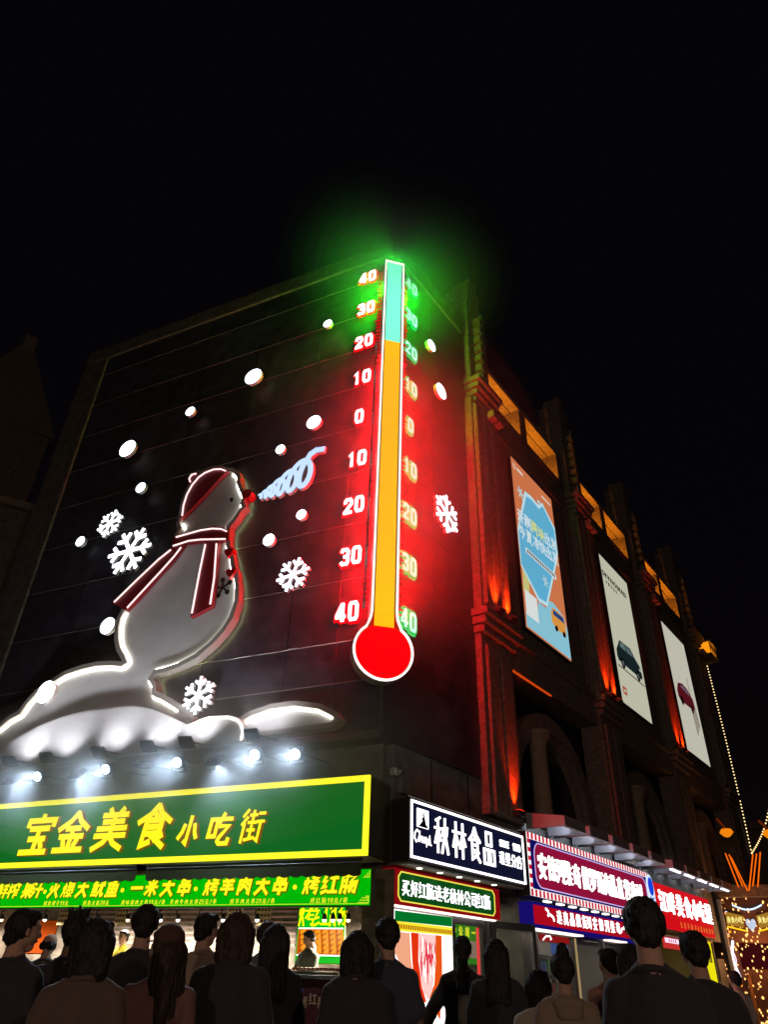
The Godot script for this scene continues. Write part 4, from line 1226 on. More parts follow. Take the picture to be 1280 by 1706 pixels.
	print_shape(t, "car_body_print", norm([[.1, .46], [.2, .53], [.42, .56], [.62, .55], [.8, .50], [.84, .45], [.78, .40], [.18, .385], [.1, .41]], w, h), 2, Color(.42, .1, .15), .55)
	print_shape(t, "car_window_print", norm([[.26, .515], [.42, .545], [.6, .535], [.7, .5]], w, h), 3, Color(.55, .45, .52), .5)
	for x in [.24, .68]:
		var dg := Geo.new(); dg.disc(Vector2(x * w, .4 * h), .2, .2, .13, .137, 18); part(t, "car_wheel_print", dg, glow(Color(.08, .06, .07), .3))
	var sk := Geo.new()
	for i in 4: sk.band(PackedVector2Array([Vector2((.62 + .06 * i) * w, .5 * h), Vector2((.70 + .06 * i) * w, (.2 + .03 * i) * h)]), .06, .13, .1385 + .0003 * i)
	sk.band(PackedVector2Array([Vector2(.72 * w, .66 * h), Vector2(.74 * w, .5 * h)]), .03, .13, .138)
	part(t, "streak_print", sk, glow(Color(.4, .12, .15), .5))


# ---------------------------------------------------------------- shops on the right

func hoods(label: String, x0: float, n: int, pitch: float, lamps: bool, group: String) -> void:
	for i in n:
		var x := x0 + pitch * i
		var t := thing("sign_hood", label % ["nearest", "second", "third", "fourth", "farthest"][i], "metal hood", FR * Transform3D(Basis.IDENTITY, Vector3(x, 4.18, .0)), group)
		var g := Geo.new()
		var w := pitch * .8
		var a := Vector3(0, .34, .0); var b := Vector3(0, .2, .92)
		var r := Vector3(w, 0, 0); var th := Vector3(0, .012, 0)
		g.quad(b + th, b + r + th, a + r + th, a + th); g.quad(a, a + r, b + r, b); g.quad(b, b + r, b + r + th, b + th)
		part(t, "top_plate", g, M.alu)
		var f := Geo.new(); f.slab(0, w, .0, .2, .91, .925, .004)
		part(t, "front_lip", f, M.alu)
		for sx in [0.0, w - .012]:
			var s := Geo.new()
			var c := [Vector3(sx, .0, .91), Vector3(sx, .0, .05), Vector3(sx, .33, .05), Vector3(sx, .2, .91)]
			var d := Vector3(.012, 0, 0)
			s.quad(c[3], c[2], c[1], c[0]); s.quad(c[0] + d, c[1] + d, c[2] + d, c[3] + d); s.quad(c[0], c[1], c[1] + d, c[0] + d)
			part(t, "side_plate", s, M.alu)
		var rl := Geo.new(); rl.tube(PackedVector3Array([Vector3(-.04, .06, .75), Vector3(pitch - .05, .06, .75)]), .02, 6)
		part(t, "rail", rl, M.alu)
		if not lamps:  # lamps added only to brighten the undersides of these hoods
			var l := Geo.new(); l.slab(.1, w - .1, .09, .11, .86, .9)
			part(t, "tube_or_added_lamp", l, glow(Color(.9, .92, 1.0), .7))
			area(t, Vector3(w * .5, .08, .6), Vector3(0, .5, -1), Color(.9, .92, 1.0), .5, w - .2, .05)
		if lamps:
			var l := Geo.new(); l.slab(.1, w - .1, -.03, .005, .78, .84)
			area(t, Vector3(w * .5, .05, .5), Vector3(0, 1, -.3), Color(.9, .92, 1.0), .25, w - .2, .05)
			part(t, "tube_or_added_lamp", l, glow(Color(.95, .97, 1.0), 3.0))
			area(t, Vector3(w * .5, -.06, .6), Vector3(0, -1, -.6), Color(.95, .97, 1.0), .12, w - .2, .05)

func frame_of(x0: float, x1: float, y0: float, y1: float) -> PackedVector2Array:
	return PackedVector2Array([Vector2(x0, y0), Vector2(x1, y0), Vector2(x1, y1), Vector2(x0, y1)])

func notched(x0: float, x1: float, y0: float, y1: float, k: float) -> PackedVector2Array:
	return PackedVector2Array([Vector2(x0 + k, y0), Vector2(x1 - k, y0), Vector2(x1 - k * .5, y0 + k * .5), Vector2(x1, y0 + k), Vector2(x1, y1 - k), Vector2(x1 - k * .5, y1 - k * .5), Vector2(x1 - k, y1), Vector2(x0 + k, y1), Vector2(x0 + k * .5, y1 - k * .5), Vector2(x0, y1 - k), Vector2(x0, y0 + k), Vector2(x0 + k * .5, y0 + k * .5)])

func sausage_shop() -> void:
	var t := thing("navy_shop_sign", "navy shop sign with white outline, white characters and a fir tree emblem", "sign", FR)
	var b := Geo.new(); b.slab(.40, 4.38, 3.0, 3.93, -.02, .33, .01)
	part(t, "casing", b, M.strip_dark)
	var f := Geo.new(); f.slab(.42, 4.36, 3.04, 3.90, .33, .342)
	part(t, "face", f, glow(Color(.16, .17, .36), .24, Color(.02, .02, .06)))
	var o := Geo.new(); o.band(frame_of(.44, 4.34, 3.06, 3.885), .035, .342, .365, true)
	part(t, "outline", o, M.white_face)
	for q in [["秋", 1.33, .44], ["林", 1.90, .44], ["食", 2.43, .42], ["品", 2.95, .42]]:
		var l := Geo.new(); ink(l, q[0], q[1], 3.49, q[2], .58, .042, .345, .37)
		part(t, "character", l, M.white_face)
	var s := Geo.new(); latin(s, "SINCE", 3.56, 3.65, .115, .345, .36, 0, .8); latin(s, "1900", 4.06, 3.65, .13, .345, .36, 0, .8)
	line_of(s, "道里分店", 3.79, 3.40, .22, .235, .02, .345, .36)
	part(t, "lettering", s, M.white_face)
	var em := Geo.new(); em.prism(PackedVector2Array([Vector2(.6, 3.52), Vector2(.93, 3.52), Vector2(.93, 3.8), Vector2(.6, 3.8)]), .342, .36)
	var lg := part(t, "emblem", em, M.white_face)
	var fir := Geo.new()
	fir.prism(pts([[.78, 3.77], [.74, 3.70], [.77, 3.70], [.71, 3.63], [.75, 3.63], [.67, 3.56], [.62, 3.525], [.92, 3.525], [.84, 3.58], [.81, 3.66], [.79, 3.70]]), .36, .366)
	part(lg, "fir_tree", fir, matte(Color(.05, .05, .12), .6))
	var cu := Geo.new()
	cu.band(pts([[.66, 3.44], [.60, 3.47], [.54, 3.42], [.53, 3.34], [.58, 3.29], [.64, 3.33], [.68, 3.45], [.67, 3.31], [.71, 3.38], [.74, 3.31], [.76, 3.38], [.79, 3.31], [.82, 3.38], [.84, 3.31], [.87, 3.38], [.88, 3.26], [.91, 3.36], [.94, 3.30], [.97, 3.42], [.98, 3.30], [1.02, 3.29]]), .02, .344, .358)
	part(t, "script_lettering", cu, M.white_face)
	var tf := Geo.new(); tf.tube(PackedVector3Array([Vector3(.4, 3.96, .3), Vector3(4.38, 3.96, .3)]), .012, 6)
	part(t, "top_rail", tf, M.pale_metal)
	# soffit with downlights between the navy sign and the red fascia
	var fa := thing("red_fascia_sign", "red fascia with a green panel and white characters over the sausage shop door", "sign", FR)
	var c := Geo.new(); c.slab(.46, 3.86, 2.42, 2.92, -.3, .03, .01)
	part(fa, "casing", c, glow(Color(.75, .06, .1), .42, Color(.3, .02, .02)))
	var so := Geo.new(); so.slab(.42, 4.34, 2.96, 2.995, -.02, .31)
	part(fa, "soffit", so, M.render_wall)
	for i in 5:
		var d := Geo.new(); d.lathe([Vector2(0, 0), Vector2(.05, 0), Vector2(.05, .02)], 14, Transform3D(Basis.IDENTITY, Vector3(.95 + .62 * i, 2.948, .16)))
		part(fa, "downlight", d, glow(Color(1.0, 1.0, .95), 3.0))
		spot(fa, Vector3(.95 + .62 * i, 2.93, .16), Vector3(0, -1, -.15), Color(1.0, .98, .92), .12, 60.0, .04)
	var gp := Geo.new(); gp.prism(notched(.53, 3.62, 2.47, 2.875, .07), .03, .042)
	part(fa, "green_panel", gp, glow(Color(.07, .42, .13), .42, Color(.02, .1, .03)))
	var go := Geo.new(); go.band(notched(.53, 3.62, 2.47, 2.875, .07), .018, .042, .054, true)
	part(fa, "gold_outline", go, glow(Color(1.0, .95, .35), .95))
	var gl := Geo.new(); line_of(gl, "买好红肠选老秋林公司红肠", 2.03, 2.665, .225, .237, .02, .044, .06)
	part(fa, "lettering", gl, M.white_face)
	var ul := Geo.new(); ul.slab(.5, 3.2, 2.385, 2.415, -.05, .0)
	part(fa, "under_light", ul, glow(Color(1.0, .93, .9), 2.0))
	var ul2 := Geo.new(); ul2.slab(3.3, 3.75, 2.385, 2.415, -.05, .0)
	part(fa, "under_light", ul2, glow(Color(1.0, .93, .9), 1.6))
	# bright banner with a cut sausage
	var bx := thing("sausage_light_box", "glaring white light box with a giant cut red sausage beside the shop door", "light box", FR)
	var bb := Geo.new(); bb.slab(.55, 2.28, .12, 2.38, -.2, -.06)
	part(bx, "casing", bb, M.pale_metal)
	var bf := Geo.new(); bf.slab(.57, 2.26, .14, 2.36, -.06, -.05)
	part(bx, "print_sheet", bf, glow(Color(1.0, .98, .96), 1.5))
	area(bx, Vector3(1.4, 1.3, .0), Vector3(0, 0, 1), Color(1.0, .97, .95), 2.0, 1.6, 2.0)
	var pr := [["header_print", [[.58, 2.34], [2.25, 2.36], [2.25, 2.22], [.58, 2.2]], Color(.0, .5, .18), .8], ["ribbon_print", [[.58, 2.2], [2.25, 2.21], [2.25, 2.09], [.58, 2.07]], Color(1.0, .93, .2), 1.0],
		["slice_print", [[.58, 2.06], [.98, 2.06], [1.02, 1.7], [1.12, 1.42], [1.2, 1.25], [.9, 1.5], [.58, 1.8]], Color(.95, .66, .52), 1.0],
		["skin_print", [[1.02, 2.07], [1.22, 2.07], [1.22, 1.7], [1.32, 1.35], [1.44, 1.18], [1.3, 1.14], [1.14, 1.34], [1.06, 1.7]], Color(.9, .2, .05), 1.0],
		["meat_print", [[1.22, 2.07], [1.72, 2.07], [1.70, 1.65], [1.62, 1.35], [1.5, 1.2], [1.36, 1.3], [1.26, 1.6]], Color(1.0, .78, .76), 1.1],
		["skin_print", [[1.72, 2.07], [1.9, 2.07], [1.9, 1.5], [1.82, .95], [1.66, 1.1], [1.54, 1.22], [1.68, 1.4], [1.73, 1.7]], Color(.92, .33, .08), 1.0]]
	for i in pr.size():
		var q := Geo.new(); q.prism(pts(pr[i][1]), -.05, -.046 + .002 * i)
		part(bx, pr[i][0], q, glow(pr[i][2], pr[i][3]))
	var fat := Geo.new(); var rng := RandomNumberGenerator.new(); rng.seed = 3
	var lean := Geo.new()
	for i in 44:
		var x := rng.randf_range(1.27, 1.68); var s2 := rng.randf_range(.10, .34); var y := rng.randf_range(1.38 + absf(x - 1.47) * .5, 2.04 - s2); var wd := rng.randf_range(.006, .016); var bend := rng.randf_range(-.02, .02)
		(lean if i % 3 else fat).prism(PackedVector2Array([Vector2(x, y), Vector2(x + wd + bend, y + s2 * .5), Vector2(x + .004, y + s2), Vector2(x - wd + bend, y + s2 * .5)]), -.05, -.0335 + .0003 * i)
	stuff(part(bx, "fat_print", fat, glow(Color(1.0, .96, .94), 1.3)))
	stuff(part(bx, "lean_print", lean, glow(Color(.9, .22, .30), 1.0)))
	var rd := Geo.new()
	for i in 24: rd.slab(.66 + .066 * i, .70 + .066 * i, 2.105, 2.165, -.05, -.0395)
	stuff(part(bx, "small_print", rd, glow(Color(.85, .5, .05), .7)))
	# doors and the room behind
	var rm := thing("shop_room", "dim shop interior with a green notice board behind the glass doors", "room", FR)
	var w := Geo.new()
	w.slab(2.32, 5.7, .0, 2.9, -1.5, -1.42); w.slab(2.3, 2.34, .0, 2.9, -1.42, -.3); w.slab(5.0, 5.04, .0, 2.9, -.9, -.62)
	w.slab(2.34, 5.7, 2.7, 2.75, -1.42, -.3); w.slab(2.34, 5.7, .0, .1, -1.42, -.3)
	part(rm, "walls", w, M.room_wall)
	omni(rm, Vector3(3.6, 2.4, -1.0), Color(1.0, .95, .85), .35, .1)
	var ll := Geo.new(); ll.slab(3.3, 3.9, 2.66, 2.69, -1.1, -.9)
	part(rm, "ceiling_lamp", ll, glow(Color(1.0, .96, .88), 2.5))
	var nb := Geo.new(); nb.slab(4.3, 5.5, 1.75, 2.55, -1.41, -1.37)
	part(rm, "notice_board", nb, glow(Color(.22, .62, .08), .62))
	var nt := Geo.new(); line_of(nt, "林公司一", 4.85, 2.3, .16, .26, .03, -1.37, -1.36)
	part(rm, "lettering", nt, glow(Color(.95, 1.0, .1), .9))
	var np := Geo.new(); np.slab(4.75, 5.4, 1.85, 2.15, -1.37, -1.355); np.slab(4.4, 4.62, 1.9, 2.12, -1.37, -1.355)
	part(rm, "notice_photo", np, glow(Color(.7, .6, .5), .6))
	var x := 2.34
	for i in 2:
		var d := thing("glass_shop_door", ["grey framed glass shop door, closed, next to the sausage light box", "grey framed glass shop door standing open, right of the closed one"][i], "door", FR * (Transform3D(Basis.IDENTITY, Vector3(2.34, .1, -.12)) if i == 0 else Transform3D(Basis(Vector3.UP, -.25), Vector3(3.62, .1, -.05))), "glass shop doors")
		var dw := 1.14 if i == 0 else 1.2
		var fg := Geo.new()
		fg.slab(0, .1, 0, 2.3, -.03, .03, .006); fg.slab(dw - .1, dw, 0, 2.3, -.03, .03, .006); fg.slab(.1, dw - .1, 2.18, 2.3, -.03, .03, .006); fg.slab(.1, dw - .1, .0, .18, -.03, .03, .006)
		part(d, "frame", fg, M.door_grey)
		var pn := Geo.new(); pn.slab(.1, dw - .1, .18, 2.18, -.006, .006)
		part(d, "pane", pn, M.glass)
		var hn := Geo.new(); hn.tube(PackedVector3Array([Vector3(dw - .16, .8, .07), Vector3(dw - .16, 1.3, .07)]), .016, 8)
		part(d, "handle", hn, M.pale_metal)
	var lp := Geo.new(); lp.slab(3.5, 3.6, .1, 2.4, -.2, -.02)
	var dp := solo("door_post", "grey post between the two glass doors of the sausage shop", "post", lp, M.door_grey, FR)
	var ro := Geo.new(); ro.slab(3.84, 3.88, 1.2, 2.3, -.5, -.46)
	solo("red_light_strip", "thin red light strip seen through the open shop door", "light strip", ro, glow(Color(1.0, .25, .25), 1.0), FR)
	var wall := Geo.new(); wall.slab(4.86, 5.4, .0, 2.3, -.6, -.08)
	solo("shop_wall", "dark wall strip between the sausage shop and the striped sign shop", "wall", wall, M.render_wall, FR)


func import_shop() -> void:
	var t := thing("striped_shop_sign", "long shop sign with red and white striped border and white characters on crimson", "sign", FR)
	var x0 := 4.66; var x1 := 11.9; var y0 := 2.88; var y1 := 4.06
	var b := Geo.new(); b.slab(x0, x1, y0, y1, -.03, .28, .01)
	part(t, "casing", b, M.strip_dark)
	var wf := Geo.new(); wf.slab(x0 + .01, x1 - .01, y0 + .01, y1 - .01, .28, .29)
	part(t, "white_border", wf, glow(Color(1.0, .97, .98), 1.1))
	var st := Geo.new()
	for i in 41:
		var x := x0 + .03 + .1765 * i
		st.slab(x, x + .085, y1 - .13, y1 - .012, .29, .296); st.slab(x, x + .085, y0 + .012, y0 + .13, .29, .296)
	for i in 6: st.slab(x0 + .012, x0 + .12, y0 + .16 + .16 * i, y0 + .24 + .16 * i, .29, .296)
	part(t, "red_stripes", st, glow(Color(.85, .06, .16), .8))
	var bl := Geo.new(); bl.slab(x0 + .13, x1 - .13, y0 + .14, y1 - .14, .29, .3)
	part(t, "blue_field", bl, glow(Color(.08, .08, .5), .5))
	var rr := PackedVector2Array()
	for i in 28:
		var a := TAU * i / 28.0
		var c := Vector2(x1 - .62 if cos(a) > 0 else x0 + .5, (y0 + y1) * .5 + (.15 if sin(a) > 0 else -.15))
		rr.append(c + Vector2(cos(a), sin(a)) * .26)
	var rp := Geo.new(); rp.prism(rr, .3, .312)
	part(t, "crimson_panel", rp, glow(Color(.68, .08, .28), .62))
	var ro := Geo.new(); ro.band(rr, .02, .312, .32, true)
	part(t, "panel_outline", ro, glow(Color(.85, .75, 1.0), .9))
	var s := "安德列维奇俄罗斯商品直营商城"
	var xs := [5.22, 5.66, 6.06, 6.48, 6.93, 7.42, 7.85, 8.28, 8.68, 9.08, 9.54, 10.02, 10.48, 10.92]
	for i in s.length():
		var l := Geo.new(); ink(l, s[i], xs[i], 3.465, .37, .46, .046, .314, .345)
		part(t, "character", l, M.white_face)
	var em := Geo.new(); em.disc(Vector2(11.83, 3.55), .26, .46, .3, .34, 24)
	var e := part(t, "emblem", em, glow(Color(.85, .92, 1.0), 1.0))
	var e2 := Geo.new(); e2.disc(Vector2(11.83, 3.72), .19, .22, .34, .35, 20)
	part(e, "emblem_top", e2, glow(Color(.03, .25, .85), 1.0))
	var e3 := Geo.new()
	for i in 4: e3.band(PackedVector2Array([Vector2(11.68, 3.46 - .08 * i), Vector2(11.83, 3.41 - .08 * i), Vector2(11.98, 3.46 - .08 * i)]), .03, .34, .35)
	part(e, "emblem_wave", e3, glow(Color(.1, .4, .9), .9))
	area(t, Vector3(8.2, 3.46, .38), Vector3(0, -.25, 1), Color(1.0, .82, .9), 1.6, 6.6, .9)
	var lo := thing("red_slogan_sign", "red slogan board with blue edges under the striped sign", "sign", FR)
	var c := Geo.new(); c.slab(4.74, 11.6, 2.36, 2.80, -.03, .26, .01)
	part(lo, "casing", c, glow(Color(.12, .08, .55), .5, Color(.02, .02, .1)))
	var cf := Geo.new(); cf.slab(4.78, 11.56, 2.42, 2.745, .26, .27)
	part(lo, "red_face", cf, glow(Color(.82, .05, .14), .62))
	var tx := Geo.new()
	line_of(tx, "选真品俄货", 6.55, 2.6, .235, .32, .022, .27, .29); line_of(tx, "到安德列维奇", 8.3, 2.6, .235, .345, .022, .27, .29)
	part(lo, "lettering", tx, M.white_face)
	for q in [[5.5, 1.0], [9.5, -1.0]]:
		var sc := Geo.new(); var p := PackedVector2Array()
		for i in 16:
			var a := i / 15.0
			p.append(Vector2(q[0] + q[1] * (lerpf(-.2, .12, a) + .06 * sin(a * 9.0)), lerpf(2.68, 2.54, a) + .03 * cos(a * 9.0)))
		sc.band(p, .04, .27, .284)
		part(lo, "scroll", sc, M.white_face)
	var u := Geo.new(); u.slab(4.78, 7.2, 2.325, 2.355, .02, .22)
	part(lo, "under_light", u, glow(Color(1.0, .9, .85), 2.0)); 
	var u2 := Geo.new(); u2.slab(8.8, 9.8, 2.325, 2.355, .02, .22)
	part(lo, "under_light", u2, glow(Color(1.0, .9, .85), 1.6))
	area(lo, Vector3(6.2, 2.3, .12), Vector3(0, -1, 0), Color(1.0, .92, .85), .25, 2.4, .15)
	for i in 9:
		var d := Geo.new(); d.slab(5.4 + .62 * i, 5.62 + .62 * i, 2.835, 2.862, .18, .28)
		part(lo, "downlight", d, glow(Color(1.0, .97, .95), 2.2))
	# the shop behind its glass
	var rm := thing("import_shop_room", "bright shop room with stocked shelves behind the glass front", "room", FR)
	var w := Geo.new()
	w.slab(5.4, 12.0, .0, 2.9, -2.6, -2.52); w.slab(5.4, 5.44, .0, 2.9, -2.52, -.3); w.slab(12.0, 12.04, .0, 2.9, -2.6, -.1)
	w.slab(5.44, 12.0, 2.72, 2.78, -2.52, -.2); w.slab(5.44, 12.0, .0, .1, -2.52, -.1)
	part(rm, "walls", w, M.room_wall)
	for i in 3:
		var l := Geo.new(); l.slab(6.3 + 2.0 * i, 7.3 + 2.0 * i, 2.68, 2.71, -1.6, -1.4)
		part(rm, "ceiling_lamp", l, glow(Color(1.0, .97, .92), 3.0))
		area(rm, Vector3(6.8 + 2.0 * i, 2.66, -1.5), Vector3(0, -1, 0), Color(1.0, .97, .92), .55, 1.0, .2)
	var rng := RandomNumberGenerator.new(); rng.seed = 11
	for k in 3:
		var sx := 5.7 + 2.1 * k
		var sh := thing("goods_shelf", "shop shelf stocked with small boxes, %s" % ["nearest the sausage shop", "in the middle of the shop", "farthest in the shop"][k], "shelf", FR, "shelves in the import shop")
		var fr := Geo.new()
		fr.slab(sx, sx + .03, .1, 2.2, -2.5, -2.2); fr.slab(sx + 1.87, sx + 1.9, .1, 2.2, -2.5, -2.2)
		part(sh, "uprights", fr, M.pale_metal)
		for r in 5:
			var bo := Geo.new(); bo.slab(sx + .03, sx + 1.87, .4 + .42 * r, .43 + .42 * r, -2.5, -2.2)
			part(sh, "board", bo, M.pale_metal)
		for r in range(2, 4):
			for j in 9:
				var bxg := Geo.new(); var hh := rng.randf_range(.18, .33)
				bxg.slab(sx + .06 + .2 * j, sx + .06 + .2 * j + rng.randf_range(.12, .18), .431 + .42 * r, .431 + .42 * r + hh, -2.48, -2.26, .008)
				var o := solo("goods_box", "small coloured goods box standing on a shop shelf among many", "box", bxg, M.goods[rng.randi() % M.goods.size()], FR, "goods on the shop shelves")
	var mul := [[5.44, 5.54], [7.2, 7.3], [8.95, 9.05], [10.6, 10.7], [11.9, 12.0]]
	var gf := thing("shop_glass_front", "glass shop front with grey mullions below the red slogan board", "shop front", FR)
	for q in mul:
		var m := Geo.new(); m.slab(q[0], q[1], .1, 2.33, -.16, -.06, .008)
		part(gf, "mullion", m, M.door_grey)
	for i in 4:
		var p := Geo.new(); p.slab(mul[i][1], mul[i + 1][0], .2, 2.33, -.115, -.105)
		part(gf, "pane", p, M.glass)
	var edge := Geo.new(); edge.slab(7.32, 7.36, .2, 2.3, -.06, -.03)
	part(gf, "light_edge", edge, glow(Color(1.0, .85, .6), .35))
	var rp2 := Geo.new(); rp2.slab(5.7, 7.1, 2.18, 2.33, -.1, -.08)
	solo("red_window_panel", "red panel with a white scroll at the top of the shop window", "panel", rp2, glow(Color(.75, .12, .12), .45), FR)
	var rs := Geo.new(); rs.band(pts([[5.8, 2.2], [5.95, 2.27], [6.15, 2.28], [6.2, 2.24], [6.15, 2.22]]), .025, -.078, -.07)
	solo("white_scroll", "white scroll ornament on the red window panel", "ornament", rs, M.white_face, FR)
	var pst := Geo.new(); pst.slab(6.2, 7.0, 1.98, 2.16, -.1, -.085)
	solo("window_poster", "blue and white poster under the red window panel", "poster", pst, glow(Color(.3, .4, .65), .5), FR)


func snack_house() -> void:
	var t := thing("red_snack_sign", "bright red shop sign with white characters and a line of small gold writing", "sign", FR)
	var b := Geo.new(); b.slab(12.25, 17.6, 2.78, 3.9, -.03, .26, .01)
	part(t, "casing", b, M.strip_dark)
	var f := Geo.new(); f.slab(12.27, 17.58, 2.8, 3.88, .26, .275)
	part(t, "face", f, glow(Color(.90, .03, .1), .8))
	var xs := [12.8, 13.5, 14.28, 15.05, 15.78, 16.45, 17.2]
	for i in 7:
		var l := Geo.new(); ink(l, "江畔美食小吃屋"[i], xs[i], 3.46, .58, .54, .056, .28, .33)
		part(t, "character", l, M.white_face)
	var s := Geo.new()
	line_of(s, "红烤牛面", 14.7, 2.97, .15, .33, .02, .276, .284); line_of(s, "刀火面", 15.85, 2.97, .15, .3, .02, .276, .284); line_of(s, "小吃", 16.6, 2.97, .15, .28, .02, .276, .284); line_of(s, "肉串", 17.2, 2.97, .15, .28, .02, .276, .284)
	part(t, "lettering", s, glow(Color(1.0, .5, .2), .7))
	area(t, Vector3(14.9, 3.3, .36), Vector3(0, -.25, 1), Color(1.0, .45, .45), 1.0, 5.0, .9)
	var rm := thing("snack_shop_room", "warm lit snack shop room under the bright red sign", "room", FR)
	var w := Geo.new()
	w.slab(12.1, 18.6, .0, 2.9, -2.2, -2.12); w.slab(18.5, 18.56, .0, 2.9, -2.12, -.1); w.slab(12.1, 18.5, 2.72, 2.78, -2.12, -.1); w.slab(12.1, 18.5, .0, .1, -2.12, -.1)
	part(rm, "walls", w, M.room_wall)
	var lamp := Geo.new(); lamp.slab(14.0, 15.4, 2.66, 2.7, -1.2, -1.0)
	part(rm, "ceiling_lamp", lamp, glow(Color(1.0, .92, .75), 4.0))
	area(rm, Vector3(14.7, 2.64, -1.1), Vector3(0, -1, 0), Color(1.0, .92, .75), .7, 1.4, .2)
	var y := Geo.new(); y.slab(13.3, 14.2, 1.9, 2.75, -.5, -.42)
	solo("yellow_light_box", "glaring yellow menu light box half hidden behind the tall man's head", "light box", y, glow(Color(1.0, .85, .15), 1.7), FR)
	var m := Geo.new(); m.slab(14.4, 15.8, 2.42, 2.70, -.4, -.34)
	var mb := solo("menu_board", "red and white menu board hanging under the red sign", "menu board", m, glow(Color(.85, .2, .2), .8), FR)
	var ml := Geo.new(); ml.slab(14.45, 15.75, 2.56, 2.68, -.34, -.33)
	part(mb, "white_strip", ml, glow(Color(1.0, .85, .95), 1.2))
	var mt := Geo.new(); line_of(mt, "美食小吃", 15.1, 2.62, .09, .2, .015, -.33, -.325)
	part(mb, "lettering", mt, glow(Color(.75, .1, .3), .6))
	var y2 := Geo.new(); y2.slab(16.45, 17.45, 1.6, 2.70, .06, .12)
	var yb := solo("yellow_sign_board", "yellow sign board with black writing at the end of the snack shop", "sign", y2, glow(Color(1.0, .95, .05), .85), FR)
	var yt := Geo.new(); ink(yt, "火", 16.72, 2.38, .3, .4, .06, .12, .13); ink(yt, "爆", 17.1, 2.34, .36, .4, .04, .12, .13)
	part(yb, "lettering", yt, M.ink_dark)
	var y3 := Geo.new(); y3.slab(17.3, 17.42, .1, 1.6, .0, .1)
	solo("orange_light_post", "orange lit post below the yellow sign board", "post", y3, glow(Color(1.0, .55, .05), 1.0), FR)
	for q in [[14.2, .1, 16.4]]:
		var c := Geo.new(); c.slab(q[0], q[2], .1, 1.15, -.6, -.1, .01)
		solo("snack_counter", "pale counter inside the snack shop", "counter", c, M.pale_metal, FR)
	var wl := Geo.new(); wl.slab(18.56, 19.4, .0, 2.3, -1.0, -.06)
	solo("shop_wall", "dark wall strip beyond the snack shop", "wall", wl, M.render_wall, FR)
	# lit glass case with tinsel beyond
	var gc := thing("glitter_shop_front", "shop front with silver neon waves and many tiny lights beyond the snack shop", "shop front", FR * Transform3D(Basis.IDENTITY, Vector3(0, 0, .4)))
	var bk := Geo.new(); bk.slab(19.4, 23.6, .0, 4.1, -.42, -.3)
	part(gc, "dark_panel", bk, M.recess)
	var fr2 := Geo.new(); fr2.band(frame_of(19.4, 23.6, .3, 4.0), .08, -.3, -.2, true)
	part(gc, "frame", fr2, M.pale_metal)
	for k in 3:
		var p := PackedVector3Array()
		for i in 22:
			p.append(Vector3(19.9 + 1.1 * k + .35 * sin(i * .45 + k), 3.7 - .13 * i, -.2 + .03 * k))
		var n := Geo.new(); n.tube(p, .045, 6)
		part(gc, "neon_wave", n, glow(Color(.95, .9, 1.0), 1.6))
	var fl := Geo.new()
	for i in 110:
		var q := Vector3(rng_at(i, 19.6, 23.4), rng_at(i + 900, .8, 3.9), -.22)
		fl.box(q, Vector3.ONE * .06, Basis(Vector3(1, 1, 0).normalized(), i * 1.3))
	stuff(part(gc, "fairy_lights", fl, glow(Color(1.0, .6, .2), 1.6)))

func rng_at(i: int, lo: float, hi: float) -> float:
	return lo + (hi - lo) * fposmod(sin(i * 12.9898 + 4.1) * 43758.5453, 1.0)


# ---------------------------------------------------------------- snack stall on the left

